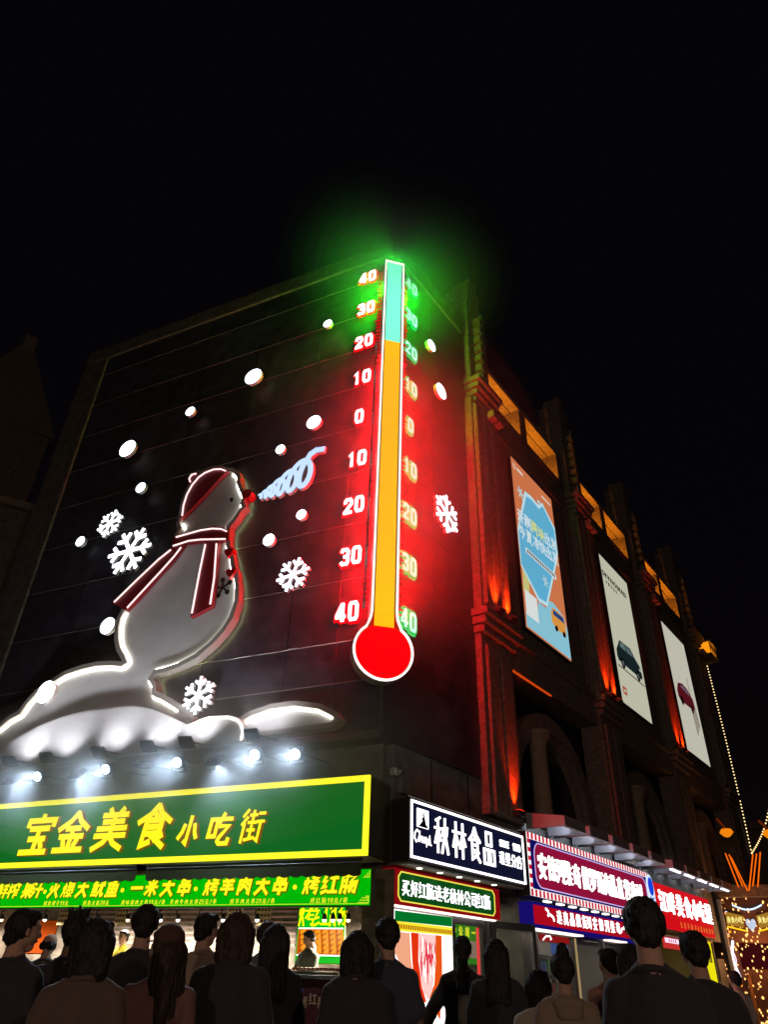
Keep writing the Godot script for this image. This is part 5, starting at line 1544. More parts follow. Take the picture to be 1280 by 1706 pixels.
func snack_stall() -> void:
	var t := thing("green_shop_sign", "long green shop sign with glowing yellow frame and seven yellow characters", "sign", FL)
	var b := Geo.new(); b.slab(-9.6, .03, 2.985, 4.145, -.4, .36, .01)
	part(t, "casing", b, M.sign_olive)
	var f := Geo.new(); f.slab(-9.55, -.05, 3.07, 4.06, .36, .372)
	part(t, "green_face", f, glow(Color(.06, .43, .13), .78, Color(.02, .14, .04)))
	for q in [[-9.6, .03, 4.06, 4.145], [-9.6, .03, 2.985, 3.07], [-.055, .03, 3.073, 4.057]]:
		var g := Geo.new(); g.slab(q[0], q[1], q[2], q[3], .37, .43, .012)
		part(t, "frame_light", g, glow(Color(1.0, .96, .16), 1.25))
	var chars := [["宝", -6.84, 3.54, .76, .68], ["金", -5.98, 3.55, .76, .68], ["美", -5.06, 3.56, .78, .70], ["食", -4.12, 3.56, .76, .72], ["小", -3.34, 3.46, .42, .48], ["吃", -2.70, 3.46, .46, .50], ["街", -2.07, 3.48, .46, .52]]
	for c in chars:
		var big: bool = c[4] > .6
		var wt: float = .112 if big else .066
		var s := Geo.new(); ink(s, c[0], c[1] + .01, c[2] - .004, c[3], c[4], wt * 1.12, .375, .43, .16)
		var p := part(t, "character", s, glow(Color(.65, .42, .02), .55))
		var fc := Geo.new(); ink(fc, c[0], c[1], c[2], c[3], c[4], wt, .434, .442, .16)
		part(p, "face", fc, glow(Color(1.0, .95, .10), 1.2))
	# banner, awning and roller
	var bn := thing("green_menu_banner", "bright green lit banner with a row of yellow food names and prices", "banner", FL)
	var bb := Geo.new(); bb.slab(-9.2, .09, 2.32, 2.82, .2, .34)
	part(bn, "casing", bb, M.sign_olive)
	var bf := Geo.new(); bf.slab(-9.18, .075, 2.335, 2.805, .34, .35)
	part(bn, "green_face", bf, glow(Color(.0, .80, .02), .78))
	area(bn, Vector3(-3.6, 2.55, .4), Vector3(0, -.3, 1), Color(.1, 1.0, .1), .5, 7.0, .4)
	var text := "鲜榨果汁·火爆大鱿鱼·一米大串·烤羊肉大串·烤红肠"
	var cx := [-7.43, -7.15, -6.79, -6.56, -6.37, -6.15, -5.82, -5.49, -5.13, -4.81, -4.59, -4.28, -3.97, -3.63, -3.29, -3.06, -2.75, -2.44, -2.12, -1.79, -1.46, -1.20, -0.91, -0.59, -0.27]
	var lt := Geo.new(); var dk := Geo.new()
	for i in text.length():
		var x: float = cx[i]
		if text[i] == "·":
			lt.disc(Vector2(x, 2.585), .035, .035, .352, .362, 12)
		else:
			ink(dk, text[i], x + .008, 2.609, .26, .25, .072, .35, .354, .18)
			ink(lt, text[i], x, 2.615, .26, .25, .048, .356, .362, .18)
	part(bn, "lettering_edge", dk, glow(Color(.45, .45, .0), .6))
	part(bn, "lettering", lt, glow(Color(1.0, .96, .12), 1.05))
	var sm := Geo.new()
	for q in [["鱿鱼须子15元", -6.04], ["鱿鱼大板20元", -5.12], ["风味猪肉大串15元/串", -4.1], ["羊肉牛肉大串25元/串", -3.08], ["烤羊肉大串25元/串", -1.95], ["烤红肠10元/根", -.6]]:
		line_of(sm, q[0], q[1], 2.402, .07, .098, .010, .351, .358, .12)
	part(bn, "small_print", sm, glow(Color(.9, .95, .15), .9))
	var ln := Geo.new(); ln.slab(-9.1, .05, 2.352, 2.36, .35, .356)
	part(bn, "gold_line", ln, glow(Color(.85, .95, .2), .9))
	var ke := Geo.new()
	for i in 3:
		ke.band(PackedVector2Array([Vector2(.06 - .035 * i, 2.79 - .03 * i), Vector2(.06 - .035 * i, 2.70), Vector2(.03 - .035 * i, 2.70)]), .01, .35, .356 + .0003 * i); ke.band(PackedVector2Array([Vector2(-.12 + .03 * i, 2.37 + .03 * i), Vector2(.055 - .02 * i, 2.37 + .03 * i), Vector2(.055 - .02 * i, 2.46)]), .01, .35, .356 + .0003 * i)
	part(bn, "corner_key", ke, glow(Color(.85, .95, .2), .9))
	for seg in [[-9.3, -4.32], [-4.1, -.06]]:
		var aw := thing("awning_valance", "dark green scalloped awning valance, %s" % ("left piece" if seg[0] < -5 else "right piece next to the corner"), "awning", FL, "scalloped awning valances")
		var p := PackedVector2Array()
		p.append(Vector2(seg[0], 2.93)); 
		var n := int((seg[1] - seg[0]) / .2)
		for i in n * 4 + 1:
			var s := i / 4.0
			p.append(Vector2(seg[0] + (seg[1] - seg[0]) * s / n, 2.735 - .028 * absf(sin(PI * s))))
		p.append(Vector2(seg[1], 2.93))
		var g := Geo.new(); g.prism(p, .40, .408)
		part(aw, "fabric", g, M.awning)
		var r := Geo.new(); r.tube(PackedVector3Array([Vector3(seg[0], 2.945, .4), Vector3(seg[1], 2.945, .4)]), .03, 10)
		part(aw, "roller", r, M.awning)
		var rr := Geo.new(); rr.tube(PackedVector3Array([Vector3(seg[0], 2.90, .415), Vector3(seg[1], 2.90, .415)]), .008, 6)
		part(aw, "bar", rr, M.pale_metal)
	# the room
	var rm := thing("stall_room", "snack stall room with pale back wall behind the counter", "room", FL)
	var w := Geo.new()
	w.slab(-9.6, -.55, .0, 3.0, -2.3, -2.2); w.slab(-9.7, -9.6, .0, 3.0, -2.3, -.1); w.slab(-.55, -.45, .4, 3.0, -2.2, -.9)
	part(rm, "walls", w, M.stall_wall)
	for k in 9:
		var sl := Geo.new(); sl.slab(-8.2 + .0, -2.6, 1.9 + .09 * k, 1.935 + .09 * k, -2.2, -2.17)
		part(rm, "shutter_slat", sl, M.stall_slat)
	var ce := Geo.new(); ce.slab(-9.6, -.5, 2.86, 2.92, -2.3, .1)
	part(rm, "ceiling", ce, M.stall_ceiling)
	var fl := Geo.new(); fl.slab(-9.6, -.5, .0, .4, -2.2, -.15)
	part(rm, "floor", fl, M.pier)
	var dt := Geo.new(); dt.tube(PackedVector3Array([Vector3(-9.4, 2.72, -1.7), Vector3(-3.0, 2.72, -1.7)]), .12, 14)
	part(rm, "duct", dt, M.pale_metal)
	var names := 0
	var order := ["first", "second", "third", "fourth", "fifth", "sixth", "seventh", "eighth", "ninth", "tenth", "eleventh", "twelfth", "thirteenth"]
	for x in [-9.07, -7.86, -6.49, -5.73, -4.95, -4.55, -4.04, -3.55, -2.83, -1.49, -1.33, -1.20, -1.04]:
		var p := thing("hanging_spot", "small hanging spotlight over the stall counter, %s from the left" % order[names], "spotlight", FL * Transform3D(Basis.IDENTITY, Vector3(x, 2.26, -1.2)), "hanging spotlights in the stall")
		var st := Geo.new(); st.tube(PackedVector3Array([Vector3(0, .6, 0), Vector3(.0, .16, .0)]), .008, 6); st.tube(PackedVector3Array([Vector3(0, .16, 0), Vector3(-.05, .13, .0), Vector3(-.05, .08, .0), Vector3(0, .06, 0)]), .012, 6)
		part(p, "stem", st, M.ink_dark)
		var sd := Geo.new(); sd.lathe([Vector2(.02, .09), Vector2(.035, .06), Vector2(.045, .0), Vector2(.0, .0)], 12)
		part(p, "shade", sd, M.lamp_metal)
		var bu := Geo.new(); bu.lathe([Vector2(.0, .002), Vector2(.038, -.004), Vector2(.034, -.025), Vector2(.018, -.04), Vector2(0, -.045)], 12)
		part(p, "bulb", bu, glow(Color(1.0, .97, .9) if names % 3 else Color(1.0, .85, .65), 4.0))
		spot(p, Vector3(0, -.07, 0), Vector3(0, -1, -.35), Color(1.0, .94, .84), 4.5, 78.0, .04, .6)
		names += 1
	var menus := [[-7.82, 2.2, .28, .34, "left"], [-6.32, 2.2, .3, .34, "second"], [-3.68, 2.2, .34, .3, "third"], [-3.05, 2.2, .3, .3, "right"]]
	for m in menus:
		var s := Geo.new(); s.slab(m[0], m[0] + m[2], m[1] - .02, m[1] + m[3], -1.5, -1.49)
		var o := solo("paper_menu", "cream paper price list hanging in the stall, %s of four" % m[4], "menu", s, M.paper, FL, "paper price lists in the stall")
		var l := Geo.new()
		for i in 3:
			for j in 4: l.slab(m[0] + .03 + .07 * j, m[0] + .08 + .07 * j, m[1] + .03 + .09 * i, m[1] + .075 + .09 * i, -1.49, -1.487)
		stuff(part(o, "print_marks", l, M.print_brown))
	var op := Geo.new(); op.slab(-9.4, -8.5, 1.7, 2.3, -2.19, -2.16)
	solo("orange_board", "orange notice board at the far left of the stall", "board", op, glow(Color(.75, .3, .06), .3, Color(.5, .2, .05)), FL)
	var lb := thing("sausage_menu_light_box", "green and yellow light box with a photo of grilled sausages inside the stall", "light box", FL)
	var c := Geo.new(); c.slab(-2.24, -1.28, 1.62, 2.62, -1.66, -1.6)
	part(lb, "casing", c, M.sign_olive)
	var lf := Geo.new(); lf.slab(-2.22, -1.30, 1.64, 2.60, -1.6, -1.59)
	part(lb, "green_face", lf, glow(Color(.0, .82, .12), .85))
	var ph := Geo.new(); ph.slab(-2.2, -1.32, 1.76, 2.14, -1.59, -1.582)
	part(lb, "photo_print", ph, glow(Color(.8, .35, .02), .9))
	for i in 6:
		var sg := Geo.new()
		sg.tube(PackedVector3Array([Vector3(-2.10 + .145 * i, 2.12, -1.575), Vector3(-2.07 + .145 * i, 1.95, -1.57), Vector3(-2.05 + .145 * i, 1.78, -1.575)]), .052, 8)
		part(lb, "sausage_print", sg, glow(Color(1.0, .62, .10), 1.0))
		var cut := Geo.new()
		for j in 4: cut.band(PackedVector2Array([Vector2(-2.115 + .145 * i, 1.80 + .08 * j), Vector2(-2.05 + .145 * i, 1.835 + .08 * j)]), .012, -1.53, -1.516)
		part(lb, "score_print", cut, glow(Color(.75, .28, .02), .6))
	for q in [2.14, 1.745]:
		var e := Geo.new(); e.slab(-2.2, -1.32, q, q + .018, -1.59, -1.58)
		part(lb, "white_line", e, M.white_face)
	var tx := Geo.new(); line_of(tx, "烤红肠", -1.74, 2.36, .36, .31, .036, -1.59, -1.575)
	part(lb, "lettering", tx, glow(Color(1.0, .98, .05), 1.1))
	area(lb, Vector3(-1.76, 2.1, -1.5), Vector3(0, 0, 1), Color(.7, 1.0, .3), .2, .8, .8)
	var gm := Geo.new(); gm.slab(-1.2, -.6, 1.85, 2.35, -2.19, -2.15)
	var gmo := solo("green_wall_menu", "dim green wall menu with four brown characters at the right of the stall", "sign", gm, matte(Color(.08, .3, .17), .7), FL)
	var gt := Geo.new(); line_of(gt, "风味大串", -.92, 2.12, .16, .15, .022, -2.15, -2.14)
	part(gmo, "lettering", gt, M.print_brown)
	var ct := thing("stall_counter", "long stall counter with a steel top and dark red front", "counter", FL)
	var cf := Geo.new(); cf.slab(-9.5, -.55, .0, 1.42, -.35, .02, .01)
	part(ct, "front", cf, M.counter_red)
	var tp := Geo.new(); tp.slab(-9.5, -.52, 1.422, 1.47, -.75, .06, .008)
	part(ct, "steel_top", tp, M.steel)
	for i in 6:
		var s := Geo.new(); s.slab(-9.3 + 1.4 * i, -8.1 + 1.4 * i, .55, 1.3, .02, .03)
		part(ct, "poster_panel", s, M.goods[i % 3] if i != 2 else M.poster_green)
	var dsc := Geo.new(); dsc.disc(Vector2(-.92, 1.02), .3, .3, .03, .05, 28)
	var rd := part(ct, "round_sign", dsc, M.counter_red2)
	var rt := Geo.new()
	ink(rt, "烤", -1.07, 1.14, .12, .13, .018, .05, .056); ink(rt, "红", -.92, 1.18, .12, .13, .018, .05, .056); ink(rt, "肠", -.77, 1.14, .12, .13, .018, .05, .056)
	part(rd, "lettering", rt, M.paper)
	var tray := thing("grill_tray", "steel grill tray of red skewers on the stall counter by the light box", "grill", FL)
	var tg := Geo.new(); tg.slab(-1.55, -.62, 1.475, 1.51, -.6, -.12, .008)
	part(tray, "tray", tg, M.steel)
	for i in 12:
		var sk := Geo.new(); var x := -1.48 + .07 * i
		sk.tube(PackedVector3Array([Vector3(x, 1.53, -.15), Vector3(x + .02, 1.55, -.55)]), .005, 5)
		for j in 4: sk.box(Vector3(x + .008 + .003 * j, 1.545, -.28 - .06 * j), Vector3(.035, .03, .045), Basis(Vector3.BACK, .4 * j))
		part(tray, "skewer", sk, M.meat)
	var gs := Geo.new(); gs.band(pts([[-.4, .6], [-.34, .8], [-.37, 1.0], [-.3, 1.12]]), .06, .1, .13)
	solo("green_neon_ribbon", "bright green neon ribbon low beside the stall corner", "neon", gs, glow(Color(.05, .9, .15), .8), FL)


# ---------------------------------------------------------------- the street beyond

func mist() -> void:
	# mist added for lens bloom at the thermometer: thin outside, denser towards the lamps
	var t := thing("mist", "added mist standing in for green and red lens bloom round the thermometer", "mist", FT)
	stuff(t)
	for k in 16:
		bloom_mist_layer(t, Vector3(0, 16.7, .3), Vector3(6.2, 5.8, 5.0) * pow(.885, k), .0025 + .0033 * k)
	for k in 8:
		var s := pow(.84, k)
		bloom_mist_layer(t, Vector3(.15, 10.2, .3), Vector3(6.6 * s, 9.5 * (.5 + .5 * s), 4.8 * s), .008 + .0035 * k)

func flood_bloom_mist() -> void:  # added fog layers that give the floodlights their blue-white lens glare
	var t := thing("mist", "added mist standing in for the blue-white lens glare along the floodlights", "mist", FL)
	stuff(t)
	for k in 5:
		var s := pow(.72, k)
		bloom_mist_layer(t, Vector3(-3.9, 4.5, 1.15), Vector3(11.5 * (.6 + .4 * s), 3.2 * s, 2.8 * s), .05 + .014 * k)

func bloom_mist_layer(t: Node3D, at: Vector3, size: Vector3, density: float) -> void:
	var f := FogVolume.new()
	f.name = "bloom_mist_layer"; f.shape = RenderingServer.FOG_VOLUME_SHAPE_ELLIPSOID; f.size = size
	var m := FogMaterial.new(); m.density = density; m.albedo = Color(.9, .9, .9)
	f.material = m; f.position = at
	t.add_child(f, true)

func far_things() -> void:
	var lt := thing("dark_gabled_tower", "dark gabled tower with a blunt finial far left, almost lost in the night", "building", Transform3D(Basis(Vector3.UP, .62), Vector3(-17.6, 0, -24.4)))
	var w := Geo.new(); w.box(Vector3(0, 11.0, -3), Vector3(4.6, 22.0, 6.0))
	part(lt, "wall", w, M.stone)
	var g := Geo.new(); g.prism(PackedVector2Array([Vector2(-2.5, 22.0), Vector2(2.5, 22.0), Vector2(.35, 26.4), Vector2(-.35, 26.4)]), -6.0, .1)
	part(lt, "gable", g, M.stone)
	var fi := Geo.new(); fi.slab(-.3, .3, 26.4, 27.4, -.6, .0, .05)
	part(lt, "finial", fi, M.stone_pale)
	for i in 3:
		for j in 2:
			var wn := Geo.new(); wn.slab(-1.4 + 1.7 * j, -.4 + 1.7 * j, 6.0 + 4.6 * i, 8.6 + 4.6 * i, -.02, .03)
			part(lt, "window", wn, M.dark_glass)
	var lw := thing("low_side_building", "dark low building behind the left edge of the clad corner building", "building", Transform3D(Basis(Vector3.UP, .44), Vector3(-15.2, 0, -22.0)))
	var l := Geo.new(); l.box(Vector3(0, 8.0, -3), Vector3(7.0, 16.0, 6.0))
	part(lw, "wall", l, M.stone)
	var lc := Geo.new(); lc.box(Vector3(0, 16.1, -2.9), Vector3(7.3, .3, 6.4))
	part(lw, "cornice", lc, M.stone_pale)
	# bulbs down the far edge of the stone building
	var s1 := thing("bulb_string", "string of tiny warm bulbs hanging down the far edge of the stone building", "light string", FR)
	var wire := PackedVector3Array()
	for i in 62:
		var y := 15.3 - .145 * i
		wire.append(Vector3(27.06 + .25 * sin(i / 61.0 * PI), y, .06))
	var wg := Geo.new(); wg.tube(wire, .008, 4)
	part(s1, "wire", wg, M.ink_dark)
	for i in wire.size():
		var b := Geo.new(); b.lathe([Vector2(0, -.035), Vector2(.03, -.015), Vector2(.03, .015), Vector2(0, .035)], 6, Transform3D(Basis.IDENTITY, wire[i]))
		part(s1, "bulb", b, M.bulb)
	var s2 := thing("bulb_string", "string of tiny warm bulbs rising across the street at the right edge", "light string", Transform3D.IDENTITY)
	wire = PackedVector3Array()
	for i in 24:
		var a := i / 23.0
		wire.append(Vector3(15.1, 6.05, -30.47).lerp(Vector3(14.85, 7.8, -27.2), a) + Vector3(0, -.25 * sin(PI * a), 0))
	wg = Geo.new(); wg.tube(wire, .008, 4)
	part(s2, "wire", wg, M.ink_dark)
	for i in wire.size():
		var b := Geo.new(); b.lathe([Vector2(0, -.035), Vector2(.03, -.015), Vector2(.03, .015), Vector2(0, .035)], 6, Transform3D(Basis.IDENTITY, wire[i]))
		part(s2, "bulb", b, M.bulb)
	# neon chevron over the end of the street
	var face := Transform3D(Basis(Vector3.UP, -.455), Vector3(17.35, 0, -36.05))
	var v := thing("neon_chevron", "orange neon chevron of slanting tubes hung over the end of the street", "neon", Transform3D(Basis(Vector3.UP, -.44).scaled(Vector3.ONE * .75), Vector3(12.86, .48, -27.0)))
	for q in [[[-.55, 6.68], [-.3, 5.25]], [[-.4, 6.62], [-.12, 5.28]], [[-.34, 6.5], [.04, 5.1]], [[.62, 6.6], [.1, 5.1]], [[.78, 6.62], [.3, 5.28]], [[.95, 6.68], [.5, 5.25]]]:
		var n := Geo.new(); n.tube(PackedVector3Array([Vector3(q[0][0], q[0][1], 0), Vector3(q[1][0], q[1][1], 0)]), .028, 6)
		part(v, "neon_tube", n, glow(Color(1.0, .42, .03), 1.1))
	for q in [[-.45, .95, 6.2], [-.2, .6, 5.4]]:
		var n := Geo.new(); n.slab(q[0], q[1], q[2], q[2] + .03, -.06, -.04)
		part(v, "cross_bar", n, M.ink_dark)
	for q in [[0, FR * Transform3D(Basis.IDENTITY, Vector3(21.9, 6.5, .35))], [1, Transform3D(Basis.IDENTITY, Vector3(14.4, 6.2, -27.45))]]:
		var la := thing("gold_lantern", "small gold lantern glowing %s" % ["on the dark facade left of the bulb strings", "under the bulb string at the right frame edge"][q[0]], "lantern", q[1], "gold lanterns at the street end")
		var a := Geo.new(); a.lathe([Vector2(0, -.16), Vector2(.12, -.12), Vector2(.26, .02), Vector2(.18, .14), Vector2(0, .16)], 8)
		part(la, "shade", a, glow(Color(1.0, .55, .06), .9))
		var bt := Geo.new(); bt.tube(PackedVector3Array([Vector3(0, .15, 0), Vector3(-.2, .5, -.2)]), .04, 6)
		part(la, "bracket", bt, glow(Color(.7, .25, .05), .25))
	# a glittering pavilion that closes the street
	var k := thing("glitter_pavilion", "pavilion covered in warm fairy lights with two gold signs at the street end", "pavilion", Transform3D(Basis(Vector3.UP, -.44) * Basis.from_scale(Vector3(.62, .9, .62)), Vector3(12.85, 0, -27.2)))
	var bd := Geo.new(); bd.slab(-2.6, 2.6, .0, 4.6, -3.0, -.4, .02)
	part(k, "wall", bd, M.pavilion)
	var rf := Geo.new(); rf.prism(PackedVector2Array([Vector2(-2.9, 4.6), Vector2(2.9, 4.6), Vector2(2.4, 5.0), Vector2(-2.4, 5.0)]), -3.2, .1)
	part(k, "roof", rf, M.stone)
	for sx in [-1, 1]:
		var sg := Geo.new(); sg.box(Vector3(sx * .78, 3.85, -.3), Vector3(.85, .42, .1), Basis(Vector3.BACK, sx * .16))
		var so := part(k, "gold_sign", sg, glow(Color(.7, .5, .16), .8))
		var tx := Geo.new(); line_of(tx, "美食小吃", sx * .78, 3.85, .22, .2, .03, -.24, -.23)
		part(so, "lettering", tx, glow(Color(1.0, .93, .55), 1.1))
		var u := Geo.new(); u.box(Vector3(sx * .76, 3.56, -.28), Vector3(.95, .05, .06), Basis(Vector3.BACK, sx * .16))
		part(so, "light_bar", u, glow(Color(1.0, .75, .1), 1.4))
		var nw := PackedVector3Array()
		for i in 14: nw.append(Vector3(sx * (1.25 + .12 * sin(i * .7)), 3.4 - .12 * i, -.28))
		var ng := Geo.new(); ng.tube(nw, .03, 6)
		part(k, "neon_wave", ng, glow(Color(1.0, .85, .9), 1.4))
		var pl := Geo.new(); pl.lathe([Vector2(.14, 0), Vector2(.11, .1), Vector2(.1, 2.0), Vector2(.15, 2.1)], 12, Transform3D(Basis.IDENTITY, Vector3(sx * .7, 0, -.2)))
		part(k, "post", pl, M.wood_gold)
	var arch := PackedVector2Array()
	for i in 17: arch.append(Vector2(-.75 + 1.5 * i / 16.0, 4.35 - .16 * sin(PI * i / 16.0)))
	var ag := Geo.new(); ag.band(arch, .05, -.36, -.28)
	part(k, "light_arch", ag, glow(Color(.8, .9, 1.0), 1.6))
	var hp := PackedVector2Array()
	for i in 24:
		var a := TAU * i / 24.0
		hp.append(Vector2(0, 3.7) + Vector2(16.0 * pow(sin(a), 3), 13.0 * cos(a) - 5.0 * cos(2.0 * a) - 2.0 * cos(3.0 * a) - cos(4.0 * a)) * .016)
	var hg := Geo.new(); hg.prism(hp, -.4, -.34)
	part(k, "heart_emblem", hg, glow(Color(.85, .9, 1.0), .8))
	var pn := Geo.new(); pn.slab(-.9, .9, 2.3, 3.1, -.4, -.36)
	part(k, "maroon_panel", pn, glow(Color(.35, .06, .1), .35))
	var fl := Geo.new()
	for i in 280:
		fl.box(Vector3(rng_at(i, -1.9, 1.9), rng_at(i + 300, .6, 4.7), -.36), Vector3.ONE * (.03 + .045 * rng_at(i + 77, 0, 1)), Basis(Vector3(1, 1, 1).normalized(), i))
	stuff(part(k, "fairy_lights", fl, glow(Color(1.0, .74, .42), 2.2)))
	omni(k, Vector3(0, 3.0, .9), Color(1.0, .66, .4), 2.5, .3)
	# building behind the pavilion on the right side of the street
	var rb := thing("dark_street_end_building", "dark tall building closing the street behind the fairy light pavilion", "building", face * Transform3D(Basis.IDENTITY, Vector3(1.0, 0, -5.0)))
	var rw := Geo.new(); rw.slab(-4.5, 9.0, .0, 9.0, -6.0, .0, .02)
	part(rb, "wall", rw, M.stone)
	var rc := Geo.new(); rc.slab(-4.7, 9.2, 8.6, 9.0, .0, .3, .05)
	part(rb, "cornice", rc, M.stone)
	# street lamps behind the photographer, which light the backs of the crowd
	for i in 2:
		var p := thing("street_lamp", "tall street lamp with a round globe standing behind the photographer, %s" % ["left", "right"][i], "street lamp", Transform3D(Basis.IDENTITY, Vector3(-5.0 + 11.0 * i, 0, 9.0)), "street lamps behind the crowd")
		var po := Geo.new(); po.lathe([Vector2(.16, 0), Vector2(.14, .3), Vector2(.07, .5), Vector2(.05, 4.6), Vector2(.12, 4.7), Vector2(.0, 4.72)], 12)
		part(p, "post", po, M.lamp_metal)
		var gb := SphereMesh.new(); gb.radius = .22; gb.height = .44
		part(p, "globe", gb, glow(Color(1.0, .78, .5), 1.5), Transform3D(Basis.IDENTITY, Vector3(0, 4.95, 0)))
		omni(p, Vector3(0, 4.95, 0), Color(1.0, .86, .78), 22.0, .24)


# ---------------------------------------------------------------- the crowd

func crowd() -> void:
	var black := Color(.028, .027, .03); var navy := Color(.04, .045, .065); var tan := Color(.34, .24, .17); var brown := Color(.10, .065, .05)
	var g := 0.0
	person("man in black at the far left edge, head turned to the stall", Vector3(-2.17, g, -5.16), 1.756, -.35, {"top": black, "hair": "short", "turn": -.5, "bulk": .02})
	person("balding person in grey-green ordering at the stall, far left", Vector3(-3.78, g + .1, -9.8), 1.69, .3, {"top": Color(.05, .055, .04), "hair": "balding", "turn": -.4})
	person("man with tousled dark hair behind the woman in brown", Vector3(-2.09, g, -5.84), 1.78, .1, {"top": black, "hair": "spiky", "bulk": .015})
	person("woman with a dark bob in a brown top, left of the crowd", Vector3(-1.45, g, -4.37), 1.675, .15, {"top": brown, "hair": "bob", "turn": -.3})
	person("tall man in a black collared jacket with short hair", Vector3(-1.65, g, -5.98), 1.857, -.1, {"top": black, "hair": "short", "collar": true, "bulk": .02, "turn": .35})
	person("woman in a dusky pink jacket with long hair and a peaked cap", Vector3(-1.24, g, -5.05), 1.67, .5, {"top": Color(.2, .095, .085), "hair": "long", "hair_tone": "brown", "cap": true, "bulk": .02, "turn": .6})
	person("man with cropped hair in a light tan shirt", Vector3(-1.45, g, -7.26), 1.894, -.15, {"top": tan, "hair": "short", "turn": -.45})
	person("broad person in black with a large round head of dark hair", Vector3(-.90, g, -5.53), 1.797, .05, {"top": black, "hair": "bob", "hair_tone": "brown", "bulk": .03, "wide": 1.05})
	person("person with a pale collar half hidden behind the long-haired woman in black", Vector3(-1.0, g, -7.94), 1.88, .1, {"top": Color(.12, .12, .11), "hair": "short", "hair_tone": "brown"})
	person("woman in black with long straight hair in front of the grill", Vector3(-.75, g, -6.56), 1.792, .1, {"top": black, "hair": "long", "bulk": .008})
	person("woman in black with shoulder-length dark hair below the green menu", Vector3(-.09, g, -6.0), 1.734, .05, {"top": black, "hair": "bob", "bulk": .01})
	person("man in a dark blue-grey T-shirt in front of the sausage light box", Vector3(.133, g, -6.3), 1.843, -.1, {"top": navy, "hair": "short", "short": true, "turn": .3, "bulk": .02})
	person("person in a long black coat with a grey bag, arm hanging out", Vector3(.95, g, -8.45), 1.833, -.2, {"top": black, "hair": "ponytail", "long_top": .1, "arms": "out", "nod": .3, "bulk": .015})
	person("woman in a dark coat with long hair before the closed glass door", Vector3(1.15, g, -7.51), 1.78, -.15, {"top": Color(.03, .03, .036), "hair": "long", "long_top": .08, "bulk": .02, "arms": "front"})
	person("child in a cream top with dark hair beside the tan jacket", Vector3(1.31, g, -6.47), 1.54, -.2, {"top": Color(.5, .44, .32), "hair": "bob", "turn": -.5})
	person("person in a tan hooded jacket with hair in a bun", Vector3(1.40, g, -6.04), 1.64, .0, {"top": Color(.24, .175, .115), "hair": "bun", "hood": true, "bulk": .03})
	person("person in a rusty top with short dark hair, right of the bun", Vector3(2.22, g, -7.69), 1.741, -.1, {"top": Color(.3, .16, .11), "hair": "short", "turn": .5})
	person("person in black half hidden left of the tallest man", Vector3(2.3, g, -7.3), 1.76, .0, {"top": black, "hair": "bob"})
	person("tallest man in a black T-shirt, nearest the camera at the right", Vector3(1.285, g, -3.79), 1.805, -.4, {"top": Color(.024, .023, .026), "hair": "short", "short": true, "wide": .92, "bulk": .004, "turn": .2})
	person("man in black at the right holding up a phone", Vector3(2.13, g, -5.39), 1.768, -.25, {"top": black, "hair": "short", "bulk": .02, "arms": "phone", "turn": .25})
	person("far walker in a white T-shirt and dark trousers at the right edge", Vector3(5.61, g, -12.83), 1.70, .4, {"top": Color(.55, .5, .45), "hair": "short", "short": true})
	person("second far walker in a pale T-shirt right at the frame edge", Vector3(6.5, g, -12.9), 1.68, -.3, {"top": Color(.5, .46, .42), "hair": "short", "short": true})
	person("stall cook in dark green bending over the grill", FL * Vector3(-1.62, .4, -.95), 1.68, 2.4, {"top": Color(.06, .075, .05), "hair": "short", "arms": "front", "nod": .35, "turn": -.6})
	person("stall helper in a bright yellow shirt behind the counter", FL * Vector3(-5.75, .4, -1.2), 1.68, 2.6, {"top": Color(.75, .62, .02), "hair": "short", "short": true, "arms": "front"})
	var ph := Geo.new(); ph.slab(-.037, .037, -.075, .075, -.004, .004, .002)
	var pt := solo("phone", "dark phone held up by the man in black at the right", "phone", ph, M.ink_dark, Transform3D(Basis(Vector3.UP, -.25), Vector3(2.13, 1.36, -5.39) + Basis(Vector3.UP, -.25) * Vector3(.12, 0, -.33)))
	var bg := Geo.new(); bg.slab(-.13, .13, .0, .34, -.06, .06, .03)
	var hb := thing("grey_bag", "pale grey shoulder bag on the back of the person in the long coat", "bag", Transform3D(Basis(Vector3.UP, -.2), Vector3(1.0, 1.0, -8.24)))
	part(hb, "pouch", bg, matte(Color(.5, .48, .44), .9))
	var sp := Geo.new(); sp.tube(PackedVector3Array([Vector3(-.11, .33, 0), Vector3(-.08, .5, .0), Vector3(-.02, .55, -.05), Vector3(.06, .5, .0), Vector3(.11, .33, 0)]), .012, 6)
	part(hb, "strap", sp, matte(Color(.3, .28, .26), .9))


# ----------------------------------------------------------------

func frames() -> void:
	var dl := Vector3(-0.90568, 0, -0.42396); var dr := Vector3(0.60713, 0, -0.79461)
	FL = Transform3D(Basis(-dl, Vector3.UP, Vector3(-0.42396, 0, 0.90568)), CORNER)
	FR = Transform3D(Basis(dr, Vector3.UP, Vector3(0.79461, 0, 0.60713)), CORNER)
	var n := Vector3(0.23797, 0, 0.97127)
	FT = Transform3D(Basis(Vector3(n.z, 0, -n.x), Vector3.UP, n), CORNER)

